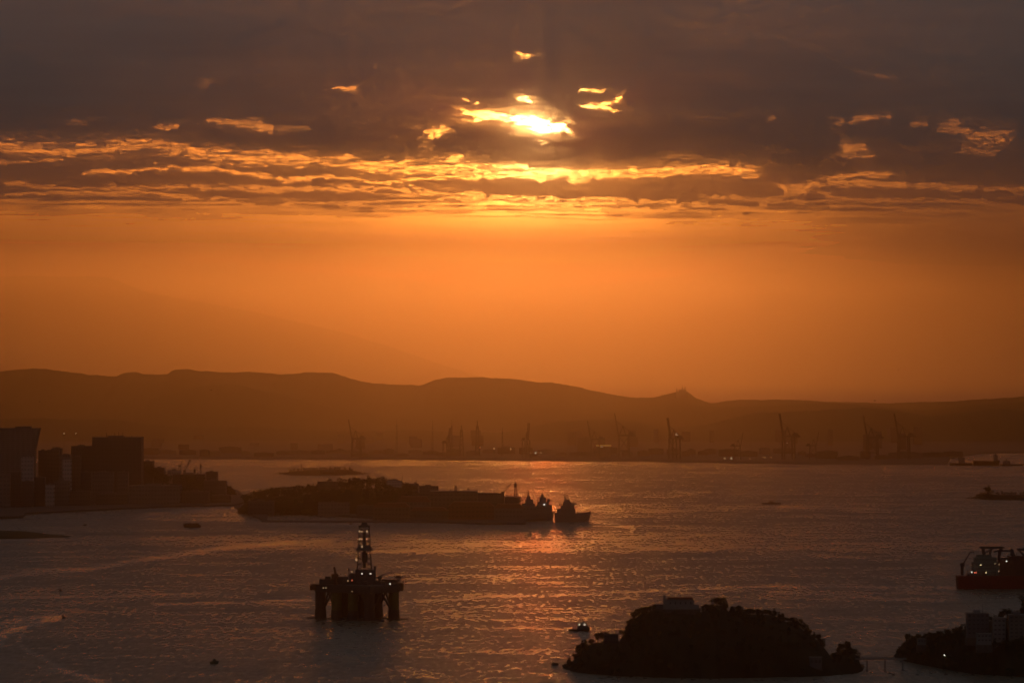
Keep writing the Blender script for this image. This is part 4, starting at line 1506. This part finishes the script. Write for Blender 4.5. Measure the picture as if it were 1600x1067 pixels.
house('barracks', 'long pale barracks on the crest of the naval base hill, left part', 496, 528, 752.5, 762, D_NB - 20, 12, M_BEIGE, floors=2, bays=8, plant=False)
house('barracks', 'pale block on the highest part of the naval base hill', 604, 628, 750.5, 764, D_NB - 20, 14, M_PALE, floors=3, bays=6)
house('barracks', 'squat block with a square right end at the foot of the naval hilltop', 655, 685, 759.5, 775, D_NB - 30, 18, M_GREY, floors=3, bays=6)
house('barracks', 'flat roofed building just behind the squat block on the naval hill', 632, 654, 756, 772, D_NB + 10, 18, M_CONC, floors=3, bays=5, plant=False)
house('naval_office', 'pale three storey building facing the sheltered basin', 497, 546, 785, 804, 7531.0, 14, M_CONC, floors=3, bays=10, plant=False)
house('naval_office', 'small grey building right of the three storey basin building', 557, 583, 789.5, 806, 7467.0, 14, M_GREY, floors=2, bays=5, plant=False)
house('naval_office', 'low dark building left of the sheltered basin', 388, 428, 783, 806, 7560.0, 20, M_GREY, floors=3, bays=7)
house('warehouse', 'long low warehouse at the left front corner of the quay', 583, 640, 786, 814, 7355.0, 40, M_BEIGE, 'gable', floors=2, bays=10)
house('warehouse', 'tall grey warehouse in the middle of the naval quay', 620, 672, 776, 812, 7420.0, 50, M_CONC, 'gable', floors=3, bays=8)
house('warehouse', 'long dark shed nearest the water on the quay centre', 640.5, 700, 793, 816.5, 7305.0, 40, M_GREY, 'gable', floors=2, bays=10)
house('warehouse', 'wide flat shed behind the quay with a straight dark roof', 672, 746, 768, 812, 7470.0, 60, M_BEIGE, floors=3, bays=12, plant=False)
house('warehouse', 'long reddish shed in front of the flat shed', 700.5, 772, 784, 817.5, 7290.0, 36, paint('red brick', (0.20, 0.08, 0.05), .9, .25, .3), 'gable', floors=2, bays=12)
house('warehouse', 'flat shed whose roof edge runs toward the moored ships', 746.5, 788, 771, 812, 7440.0, 50, M_GREY, floors=3, bays=8, plant=False)
house('warehouse', 'low shed at the right end of the quay beside the naval ships', 772.5, 818, 787, 817.5, 7285.0, 34, M_CONC, 'gable', floors=2, bays=8)
house('warehouse', 'narrow stepped shed under the quay crane', 788.5, 812, 777, 812, 7400.0, 40, M_DARKB, floors=3, bays=5, plant=False)


def tower_mast(x, ytop, ybase, D, w, label, head=True, name='radio_mast'):
    s = D / F
    zb = PZ(ybase, D)
    h = (ybase - ytop) * s
    t = thing(name, label, 'mast', (PX(x, D), D, zb))
    m = MB()
    for a in (-1, 1):
        m.bar((a * w * s / 2, 0, 0), (a * w * s / 5, 0, h * 0.85), w * s * 0.22)
    for k in range(6):
        z0, z1 = h * 0.85 * k / 6, h * 0.85 * (k + 1) / 6
        w0 = w * s * (0.5 - 0.3 * k / 6); w1 = w * s * (0.5 - 0.3 * (k + 1) / 6)
        m.bar((-w0, 0, z0), (w1, 0, z1), w * s * 0.12)
        m.bar((w0, 0, z0), (-w1, 0, z1), w * s * 0.12)
    m.build('lattice', M_STEEL, t)
    m = MB()
    m.bar((0, 0, h * 0.8), (0, 0, h), w * s * 0.25)
    m.build('antenna', M_STEEL, t)
    if head:
        m = MB(); m.box(-w * s * 0.5, w * s * 0.5, -w * s * 0.4, w * s * 0.4, h * 0.62, h * 0.86); m.build('platform', M_STEEL, t)


tower_mast(712, 757, 770, 7440.0, 4, 'short radar mast on the flat shed roof')
tower_mast(805.5, 752, 776, 7420.0, 4.5, 'tall lattice mast left of the naval ships')
tower_mast(629, 740, 757, 7470.0, 1.6, 'thin radio mast on the naval hilltop, right of the wood', False)
tower_mast(651, 748, 758, 7470.0, 1.4, 'short thin radio mast beside the hilltop block', False)


def quay_crane(x0, y0, x1, y1, ybase, D, label):
    s = D / F
    t = thing('quay_crane', label, 'crane', (PX(x0, D), D, PZ(ybase, D)))
    z = lambda y: (ybase - y) * s
    m = MB()
    for a in (-2.5, 2.5):
        for b in (-2.5, 2.5):
            m.bar((a * s, b, 0), (a * s * 0.5, b * 0.5, z(y0)), 0.9)
    m.box(-2 * s, 2 * s, -3, 3, z(y0), z(y0) + 4)
    m.build('tower', M_STEEL, t)
    m = MB(); m.bar((0, 0, z(y0)), ((x1 - x0) * s, 0, z(y1)), 1.6, 0.9); m.bar(((x1 - x0) * s * 0.45, 0, z(y0 + (y1 - y0) * 0.45) + 1.5), ((x1 - x0) * s, 0, z(y1)), 0.9)
    m.build('boom', M_STEEL, t)
    m = MB(); m.bar(((x1 - x0) * s, 0, z(y1)), ((x1 - x0) * s, 0, z(y1 + (ybase - y1) * 0.6)), 0.25); m.bar((-2 * s, 0, z(y0) + 6), ((x1 - x0) * s * 0.9, 0, z(y1 + 1)), 0.25)
    m.build('cable', M_STEEL, t)


quay_crane(785, 771, 798.4, 755.2, 790, 7410.0, 'quay crane with a raised jib above the sheds by the naval ships')

# ------------------------------------------------------------------ small island beyond
D_SI = 10500.0
SI = [(430, 741), (440, 739), (452, 734), (470, 733), (500, 731), (520, 730.5), (540, 731), (552, 733), (566, 737), (578, 741)]
me, zsi = island_mesh('small_island', SI, D_SI, 190, 200, 19, top_drop=4.0, fall=2.2)
tag(obj('small_island', me, M_EARTH), 'low ground of the small far island', kind='structure')
for x in np.linspace(440, 570, 30):
    x = float(x) + rnd.uniform(-1.5, 1.5)
    yc = float(np.interp(x, [p[0] for p in SI], [p[1] for p in SI])) + rnd.uniform(-3.0, -0.5) * (0.3 if x < 452 or x > 556 else 1.0)
    g = max(zsi(x, D_SI - 60), 0)
    place_tree((PX(x, D_SI), D_SI - 60, g - 1), min(max((PZ(yc, D_SI) - g) / 9.0, 0.6), 2.3), 'dark tree on the small low island in mid bay', 'trees on the small far island', far=True)
tower_mast(471, 724, 738, D_SI - 70, 2.2, 'beacon tower on the left part of the small far island', True, 'beacon_tower')
tower_mast(487.5, 726, 738, D_SI - 70, 0.9, 'very thin pole on the small far island', False)
house('fort', 'low dark building among the trees of the small far island', 500, 522, 735, 741, D_SI - 150, 20, M_DARKB, floors=1, bays=6, plant=False)

# ------------------------------------------------------------------ island cut by the right frame edge
D_RI = 8560.0
RI = [(1508, 781), (1514, 778), (1522, 775), (1532, 770), (1545, 767), (1556, 769), (1570, 770), (1590, 770), (1620, 770), (1700, 768), (1760, 780)]
me, zri = island_mesh('right_island', RI, D_RI, 150, 160, 25, top_drop=5.0, fall=2.2)
tag(obj('right_island', me, M_EARTH), 'low dark island cut off by the right frame edge', kind='structure')
for x in np.linspace(1526, 1640, 26):
    x = float(x) + rnd.uniform(-1.5, 1.5)
    yc = float(np.interp(x, [p[0] for p in RI], [p[1] for p in RI])) + rnd.uniform(-4.0, -1)
    g = max(zri(x, D_RI - 30), 0)
    place_tree((PX(x, D_RI), D_RI - 30, g - 1), min(max((PZ(yc, D_RI) - g) / 10.2, 0.5), 1.5), 'dark tree on the low island at the right edge', 'trees on the right edge island', far=True)
place_tree((PX(1541, D_RI), D_RI - 30, zri(1541, D_RI) - 1), 1.75, 'tall clump tree rising at the left end of the right edge island', 'trees on the right edge island', kind=1)
place_tree((PX(1537, D_RI), D_RI - 35, zri(1537, D_RI) + 5), 1.2, 'leaning tree beside the tall clump on the right edge island', 'trees on the right edge island', kind=2)
tower_mast(1516, 771, 780, D_RI - 60, 1.2, 'thin marker pole on the rocks left of the right edge island', False, 'marker_pole')

# ------------------------------------------------------------------ grassy spit, left
SP = [(-200, 834), (-60, 831), (0, 830.5), (30, 831.5), (55, 834), (62, 836), (90, 838.5), (104, 840), (109, 841)]
me, zsp = island_mesh('spit', SP, 6640.0, 90, 160, 29, top_drop=0.0, fall=3.0)
tag(obj('grassy_spit', me, paint('dry grass', (0.05, 0.055, 0.03), 0.95, 0.3, 0.05, spec=0.1)), 'low flat spit running in from the left edge', kind='structure')

# ------------------------------------------------------------------ city on the left
def city_land():
    shore = [(-900, 812), (0, 809), (36, 807.5), (40, 803.5), (80, 801.5), (160, 797.5), (250, 793), (300, 791.5), (366, 790.5), (384, 786)]
    back = [(384, 777), (372, 768), (350, 762), (330, 756), (300, 748), (262, 742), (240, 738), (222, 732), (100, 724), (-900, 724)]
    g = [(PX(x, gd(y)), gd(y)) for x, y in shore] + [(PX(x, gd(y)), gd(y)) for x, y in back]
    n = len(g)
    m = MB()
    m.add([(a, b, -2) for a, b in g] + [(a, b, 3.2) for a, b in g],
          [tuple(range(n - 1, -1, -1)), tuple(range(n, 2 * n))] + [(i, (i + 1) % n, n + (i + 1) % n, n + i) for i in range(n)])
    tag(m.build('city_ground', M_QUAY), 'flat ground under the city on the left', kind='structure')


city_land()
slab('quay', [(-60, 811), (0, 810.5), (36, 809.2), (38, 806), (-60, 807)], -2, 4, M_QUAY, 'dark pier end at the left frame edge')


def tall_tower():
    """slab tower that widens upwards, cut by the left frame edge"""
    D = 8200.0
    s = D / F
    t = thing('office_tower', 'big tower widening towards its top at the left frame edge', 'building', (PX(0, D), D, 0))
    zt = PZ(670.5, D); zm = PZ(703, D)
    m = MB()
    m.prism([(-70 * s, 0), (52 * s, 0), (53 * s, zm), (60 * s, zt), (-90 * s, zt), (-72 * s, zm)], 0, 45)
    m.build('wall', facade(M_CONC, 4, 10), t)
    m = MB(); m.box(-90.5 * s, 60.5 * s, -0.6, 45.6, zt + 0.03, zt + 2.2); rf = m.build('roof', M_SLAB, t)
    m = MB(); m.box(23 * s, 47 * s, 8, 30, zt + 2.22, PZ(666, D)); m.build('plant_room', M_GREY, rf)


tall_tower()
CB = [
    ('office_block', 'black monolithic block with rooftop aerials, darkest of the city', 144, 220.5, 684, 790, 8450, 60, M_DARKB, 14, 12),
    ('office_block', 'pale box building in front of the wide topped tower', 33, 51.5, 713, 790, 8130, 18, M_PALE, 9, 4),
    ('apartment_block', 'low topped block just right of the wide topped tower', 60, 74, 704.5, 800, 8300, 20, M_GREY, 10, 4),
    ('apartment_block', 'twin stepped block, left step with the higher roof', 74, 92, 703.5, 800, 8260, 22, M_BEIGE, 10, 4),
    ('office_block', 'small square topped block behind the stepped ones', 80, 96, 701.3, 790, 8500, 25, M_DARKB, 10, 4),
    ('apartment_block', 'grey slab left of the black monolith with a lower roof', 92.5, 110, 711.5, 800, 8250, 22, M_CONC, 9, 4),
    ('office_block', 'dark block leaning against the black monolith on its left', 111, 144, 697.5, 792, 8520, 30, M_DARKB, 10, 7),
    ('apartment_block', 'slender pale slab standing before the dark block', 98, 111, 718, 800, 8120, 16, M_PALE, 9, 3),
    ('apartment_block', 'slim ribbed tower in front of the monolith left side', 112, 126, 714, 800, 8140, 16, M_GREY, 10, 3),
    ('apartment_block', 'short dark block tucked between slim tower and monolith', 127, 143, 738, 800, 8090, 16, M_DARKB, 6, 4),
    ('apartment_block', 'bulky waterfront block at the far left under the big tower', -30, 16, 742, 806, 7930, 30, M_CONC, 6, 8),
    ('apartment_block', 'narrow waterfront block second from the left frame edge', 17, 32, 738, 806, 7940, 20, M_DARKB, 7, 3),
    ('apartment_block', 'waterfront slab below the pale box building', 33, 52, 752, 805, 7950, 20, M_GREY, 5, 5),
    ('apartment_block', 'dark mid-rise on the waterfront, left of the pale stump', 53, 70, 746, 804, 7990, 20, M_DARKB, 6, 4),
    ('apartment_block', 'pale stump shaped block on the left waterfront', 71, 84, 757, 802, 7980, 18, M_PALE, 4, 3),
    ('apartment_block', 'grey block with a flat roof, right of the pale stump', 85, 108, 751, 801, 8010, 22, M_CONC, 5, 6),
    ('apartment_block', 'low wide block with a lighter base before the slim tower', 109, 141, 768, 800, 8020, 22, M_BEIGE, 3, 8),
    ('office_block', 'grey office cube standing right below the black monolith', 143.5, 177, 738, 792, 8180, 26, M_CONC, 6, 8),
    ('office_block', 'second smaller cube right of the grey office cube', 184, 200, 738, 790, 8190, 22, M_CONC, 6, 4),
    ('warehouse', 'very wide pale terminal building along the city shore', 200.5, 281, 759.5, 792, 8130, 60, M_CONC, 3, 16),
    ('warehouse', 'brown shed between the office cubes and the terminal', 150, 199, 772, 795, 8070, 30, M_BEIGE, 2, 10),
    ('warehouse', 'low shed right of the wide pale terminal', 284, 326, 768.5, 790, 8150, 40, M_GREY, 2, 9),
    ('warehouse', 'low brown shed near the right tip of the city land', 330, 360, 774, 790, 8190, 30, M_BEIGE, 2, 7),
    ('warehouse', 'grey hall behind the low sheds with a long flat roof', 318, 352, 751.5, 778, 8500, 50, M_GREY, 2, 8),
    ('office_block', 'square block with a pale left edge behind the sheds', 321.5, 339, 737.5, 760, 8900, 40, M_DARKB, 4, 4),
    ('office_block', 'cluster block directly right of the black monolith', 221, 239, 721, 765, 8800, 40, M_DARKB, 6, 4),
    ('office_block', 'lower block stepping down right of the cluster block', 240, 256, 731, 765, 8780, 40, M_GREY, 5, 4),
    ('office_block', 'pale low building before the harbour cranes', 262, 281, 735, 765, 8820, 40, M_PALE, 4, 5),
    ('warehouse', 'dark port shed under the two slanted harbour cranes', 270, 320, 741, 770, 8750, 50, M_DARKB, 3, 9),
]
for (nm, lab, x0, x1, yt, yb, D, dep, mat, fl, bays) in CB:
    D = float(D)
    b = house(nm, lab, x0, x1, yt, HZ + CAMZ * F / D, D, dep, mat, floors=min(fl, 10), bays=bays)
    if 'monolithic' in lab:
        s = D / F
        h = PZ(684, D)
        for (x, y) in ((165, 676), (178, 676), (184, 674.5), (190.5, 675)):
            m = MB(); m.cyl((x - 182.25) * s, 20, h, PZ(y, D), 0.9, 0.5, 6); m.build('aerial', M_STEEL, b)
        m = MB(); m.box((176 - 182.25) * s, (192 - 182.25) * s, 12, 26, h + 1.7, PZ(681, D)); m.build('roof_hut', M_DARKB, b)
for (x0, x1, yt, yb, n) in ((222, 262, 724, 745, 9), (282, 322, 742, 752, 7), (340, 384, 751, 782, 16), (195, 280, 752, 768, 12), (285, 345, 760, 775, 10)):
    for i in range(n):
        u = (i + rnd.uniform(0, 1)) / n
        x = x0 + (x1 - x0) * u
        D = 8700.0 if yt < 752 else 8230.0
        ytop = yt + (yb - yt) * (u if x0 >= 222 else 0.5) * 0.9 + rnd.uniform(-1, 2)
        sc_ = min(max((PZ(ytop, D) - 3) / 6.8, 0.8), 2.4)
        place_tree((PX(x, D), D + rnd.uniform(-20, 20), PZ(ytop, D) - 10.2 * sc_), sc_, 'dark tree among the sheds on the city shore tip', 'trees at the tip of the city shore', far=True)
quay_crane(281, 729, 286.5, 717.5, 752, 8900.0, 'left of the two slanted harbour cranes beyond the city')
quay_crane(288.5, 737, 297.5, 717.5, 752, 8880.0, 'right one of the two slanted harbour cranes beyond the city')
tower_mast(313.5, 720.5, 748, 8850.0, 2.4, 'tall dark harbour mast right of the slanted cranes')
tower_mast(304.2, 730.5, 748, 8850.0, 3.2, 'short stout harbour mast beside the tall one')

# ------------------------------------------------------------------ far port: container cranes with raised booms
def sts_crane(D=12150.0):
    t = thing('container_crane', 'x', 'crane')
    m = MB()
    for a in (-1, 1):
        for b in (-9, 9):
            m.bar((a * 15, b, 0), (a * 13, b, 52), 2.97)
    m.bar((-15, -9, 16), (15, -9, 16), 2.43); m.bar((-15, 9, 16), (15, 9, 16), 2.43); m.bar((-15, -9, 16), (13.5, -9, 50), 1.49); m.bar((15, -9, 16), (-13.5, -9, 50), 1.49)
    m.build('portal_frame', M_STEEL, t)
    m = MB(); m.bar((-32, -3, 52), (16, -3, 52), 4.05); m.bar((-32, 3, 52), (16, 3, 52), 4.05); m.box(-26, -12, -5, 5, 53.6, 59.5)
    m.build('girder', M_STEEL, t)
    m = MB(); m.bar((-5, 0, 52), (3, 0, 74), 2.43); m.bar((13, 0, 52), (3, 0, 74), 2.43); m.bar((3, 0, 74), (-28, 0, 54), 1.08)
    m.build('apex_frame', M_STEEL, t)
    m = MB()
    for yy in (-3, 3):
        m.bar((15, yy, 52), (26, yy, 104), 2.70)
    for k in range(7):
        m.bar((15 + 11 * k / 7, -3, 52 + 52 * k / 7), (15 + 11 * (k + 1) / 7, 3, 52 + 52 * (k + 1) / 7), 1.35)
    m.bar((3, 0, 74), (22, 0, 86), 1.08)
    m.build('boom', M_STEEL, t)
    return t


proto = sts_crane()
CR = [(557, 655, -1, 1.1, 'container crane with raised boom, leftmost across the bay'),
      (698, 668, 1, 0.35, 'container crane seen end-on, second from the left across the bay'),
      (822, 660, 1, 0.25, 'container crane seen end-on right under the sun glow'),
      (930, 657, -1, 1.05, 'container crane with raised boom beside the glowing warehouse roof'),
      (975, 645, -1, 1.0, 'tallest container crane with raised boom, left of the hilltop church'),
      (1054, 652, -1, 0.6, 'container crane below the hilltop church, with one white lamp'),
      (1152, 675, 1, 1.0, 'short faint container crane right of the church hill'),
      (1232, 645, -1, 0.8, 'very faint container crane with a lamp, at the centre of the right port'),
      (1270, 674, 1, 1.1, 'squat dark container crane in the right part of the port'),
      (1363, 648, -1, 0.9, 'container crane with raised boom, left of the right pair'),
      (1412, 645, -1, 0.9, 'container crane with raised boom, right of the right pair')]
for i, (x, yt, mir, yawf, lab) in enumerate(CR):
    D = 12150.0 if x < 1000 else 11900.0
    o = proto if i == 0 else copy_tree(proto)
    k = (PZ(yt, D) - 4) / 105.0
    o.location = (PX(x, D), D, 4.0)
    o.scale = (k * 0.85, k * 0.85, k)
    o.rotation_euler = (0, 0, R(90) * (1 - yawf) + (math.pi if mir < 0 else 0))
    tag(o, lab, 'crane', 'container cranes along the far port')

for (x, yt, lab) in ((620, 655, 'faint thin mast left of the end-on crane'), (676, 657, 'faint thin mast just left of the end-on crane'), (706, 656, 'faint thin mast just right of the end-on crane'),
                     (721, 664, 'stub mast between the end-on crane and the tall jib'), (746, 657, 'tall slanted jib crane mast left of the sun glow'), (785, 668, 'short mast left of the crane under the sun glow')):
    tower_mast(x, yt, 712, 12350.0, 2.6 if 'jib' not in lab else 7, lab, False, 'port_mast')

# port sheds, silos and container stacks: low hazy blocks along the far quay
r2 = random.Random(11)
x = 225.0
k = 0
while x < 1480:
    w = r2.uniform(12, 34)
    D = r2.uniform(12250, 12700) if x < 1250 else r2.uniform(11700, 12300)
    s = D / F
    h = r2.uniform(8, 20)
    if 500 < x < 660:
        h *= 0.7
    t = thing('port_shed', 'low hazy shed in the long row on the far port quay', 'building', (PX(x + w / 2, D), D, 4.0), 0, 'hazy sheds along the far port')
    m = MB(); m.box(-w * s / 2, w * s / 2, 0, r2.uniform(30, 70), -1, h); m.build('wall', r2.choice([M_CONC, M_GREY, M_BEIGE, M_DARKB]), t)
    m = MB(); m.prism([(-w * s / 2 - 1, h + .02), (w * s / 2 + 1, h + .02), (0, h + r2.uniform(2, 5))], -1, 60); m.build('roof', M_SLAB, t)
    x += w + r2.uniform(-6, 8)
for i in range(40):
    x = r2.uniform(230, 1560)
    D = r2.uniform(13000, 15000)
    s = D / F
    w, h = r2.uniform(15, 40), r2.uniform(20, 46) * (1.3 if x > 1150 else 1.0)
    t = thing('city_block', 'hazy mid-rise block in the suburb behind the far port', 'building', (PX(x, D), D, 4.0), 0, 'hazy suburb blocks behind the port')
    if x < 520:
        h *= 0.5
    m = MB(); m.box(-w / 2, w / 2, 0, 18, -1, h); m.build('wall', r2.choice([M_CONC, M_GREY, M_BEIGE]), t)
    m = MB(); m.box(-w / 2 - .4, w / 2 + .4, -.4, 18.4, h + .02, h + 1); m.build('roof', M_SLAB, t)

t = thing('warehouse', 'warehouse with a bright glowing roof beside a container crane', 'building', (PX(943, 12200.0), 12200.0, 4.0))
m = MB(); m.box(-20, 20, 0, 40, 0, 31); m.build('wall', M_CONC, t)
m = MB(); m.box(-21, 21, -1, 41, 31.02, 33.5); m.build('roof', lamp_mat('glowing roof', (1.0, 0.45, 0.12), 9.0), t)  # no lamp here: the roof's brightness is put in as emission


def moored_ship(x0, x1, yw, hpx, sx0, sx1, sh, label, mat=M_BLACKH):
    D = gd(yw)
    s = D / F
    L = (x1 - x0) * s
    t = thing('moored_ship', label, 'ship', (PX((x0 + x1) / 2, D), D, 0), 0, 'ships moored at the right end of the port')
    hull_mesh(L, 20, hpx * s, 0.15, 0.06, 0.92, 3).build('hull', mat, t)
    c = (x0 + x1) / 2
    m = MB(); m.box((sx0 - c) * s, (sx1 - c) * s, -7, 7, hpx * s, sh * s); m.build('superstructure', M_NAVY, t)
    m = MB(); m.cyl(((sx0 + sx1) / 2 - c) * s, 0, sh * s, (sh + 3) * s, 1.6, 1.3, 8); m.build('funnel', M_DARKB, t)


moored_ship(1484, 1520, 726.8, 3.5, 1498, 1507, 13, 'dark moored ship with a block superstructure at the port end')
moored_ship(1520, 1562, 727, 7, 1552, 1558.5, 16.5, 'bulky moored ship with a tall narrow bridge, centre of three')
moored_ship(1562, 1600, 727.2, 2.2, 1567.5, 1578, 7.5, 'low small moored ship nearest the right frame edge')


def port_light(x, y, D, r, mat, lab):
    p = P(x, y, D)
    t = thing('floodlight_mast', lab, 'lamp', (p.x, p.y, 3.0), 0, 'lit lamps along the far port')
    m = MB(); m.cyl(0, 0, 0, p.z - 3 - r, 0.6, 0.4, 6); m.build('pole', M_STEEL, t)
    lampball(t, 0, 0, p.z - 3, r, mat)


for (x, y, r, mat, lab) in ((100, 676.8, 1.7, L_WARM, 'left of two lit floodlights above the city roofs'), (118.5, 677, 1.6, L_WARM, 'right of two lit floodlights above the city roofs'),
                            (829, 707.5, 1.2, L_DIM, 'dim lamp left of the bright lamp under the sun glow crane'), (837, 707.5, 1.9, L_WHITE, 'bright white lamp at the foot of the sun glow crane'),
                            (845.5, 707.5, 1.3, L_WARM, 'small lamp right of the bright lamp under the sun glow crane'),
                            (772, 700.5, 1.4, L_WARM, 'orange lamp left of the crane under the sun glow'), (798, 701, 1.3, L_WARM, 'orange lamp closest to the left leg of the sun glow crane'),
                            (750, 699, 1.1, L_DIM, 'faint orange lamp near the tall jib mast'),
                            (940, 697.5, 1.5, L_WARM, 'warm lamp below the glowing warehouse roof'), (1057, 679, 1.7, L_WHITE, 'white lamp on the quay under the church hill'),
                            (1132, 716, 1.4, L_WARM, 'left of a close pair of quay lamps at the waterline'), (1142.5, 716, 1.8, L_WHITE, 'right, brighter one of a pair of quay lamps'),
                            (1172, 716.5, 1.1, L_DIM, 'dim quay lamp right of the close pair'), (1195, 714.5, 1.0, L_DIM, 'dim quay lamp well right of the close pair'),
                            (1229, 692, 1.7, L_WHITE, 'white lamp high in the right port'), (1192, 714, 0.9, L_DIM, 'faint quay lamp next to the dim one'),
                            (1205, 715, 0.9, L_DIM, 'rightmost faint quay lamp')):
    port_light(x, y, 11950.0 if x > 200 else 12400.0, r * 0.66, mat, lab)


def hill_church():
    D = 19300.0
    s = D / F
    t = thing('church', 'hilltop church with two thin spires silhouetted in the haze', 'church', (PX(1066, D), D, PZ(621, D)))
    z = lambda y: (621 - y) * s
    m = MB(); m.box(-8 * s, 9 * s, 0, 40, -20, z(612)); m.box(-5 * s, 6 * s, 0, 40, z(611.9), z(608.5)); m.build('nave', M_CONC, t)
    for (a, y) in ((-8.5, 605), (0.2, 602), (4.5, 602.5)):
        m = MB(); m.box((a - 0.9) * s, (a + 0.9) * s, 5, 12, -10, z(y + 3)); m.cyl(a * s, 8, z(y + 3), z(y), 0.8 * s, 0.1 * s, 8); m.build('spire', M_CONC, t)


hill_church()


def bird(x, y, D, span, roll, label):
    p = P(x, y, D)
    t = thing('bird', label, 'bird', p, R(rnd.uniform(-40, 40)))
    m = MB()
    for k, (a, r0, r1) in enumerate(((-0.3, 0.02, 0.09), (-0.1, 0.09, 0.1), (0.15, 0.1, 0.05), (0.28, 0.05, 0.05))):
        pass
    body = [(-0.32, 0.015), (-0.2, 0.06), (-0.05, 0.09), (0.1, 0.08), (0.2, 0.045), (0.27, 0.05), (0.33, 0.01)]
    n = 8
    vs = []
    for (yy, rr) in body:
        for i in range(n):
            a = 2 * math.pi * i / n
            vs.append((rr * math.cos(a) * span, yy * span, rr * math.sin(a) * span))
    fs = []
    for j in range(len(body) - 1):
        for i in range(n):
            fs.append((j * n + i, j * n + (i + 1) % n, (j + 1) * n + (i + 1) % n, (j + 1) * n + i))
    # wings grow out of the same skin: root, wrist, tip, with a bend
    for sg in (-1, 1):
        b = len(vs)
        prof = [(0.05, 0.12, -0.12, 0.03), (0.28, 0.15, -0.10, 0.14), (0.5, 0.04, -0.04, 0.06 + roll * sg)]
        for (xx, y1, y0, zz) in prof:
            vs += [(sg * xx * span, y1 * span, zz * span), (sg * xx * span, y0 * span, zz * span + 0.01), (sg * xx * span, (y0 + y1) / 2 * span, (zz + 0.025) * span)]
        for j in range(2):
            q = b + j * 3
            fs += [(q, q + 1, q + 4, q + 3), (q + 1, q + 2, q + 5, q + 4), (q + 2, q, q + 3, q + 5)]
    m.add(vs, fs)
    m.build('body', M_FEATH, t)


bird(1404, 577.5, 1500.0, 1.3, 0.0, 'dark bird gliding highest over the right hills')
bird(1110, 589, 1700.0, 1.1, 0.1, 'dark bird just above the church hill')
bird(330, 609.5, 1500.0, 1.3, 0.12, 'dark bird gliding before the left hills')
bird(62, 627.5, 1700.0, 1.1, 0.0, 'dark bird low before the hills at far left')
bird(1367, 626, 1600.0, 1.4, 0.05, 'dark bird against the dim hills on the right')


build_far_wood()
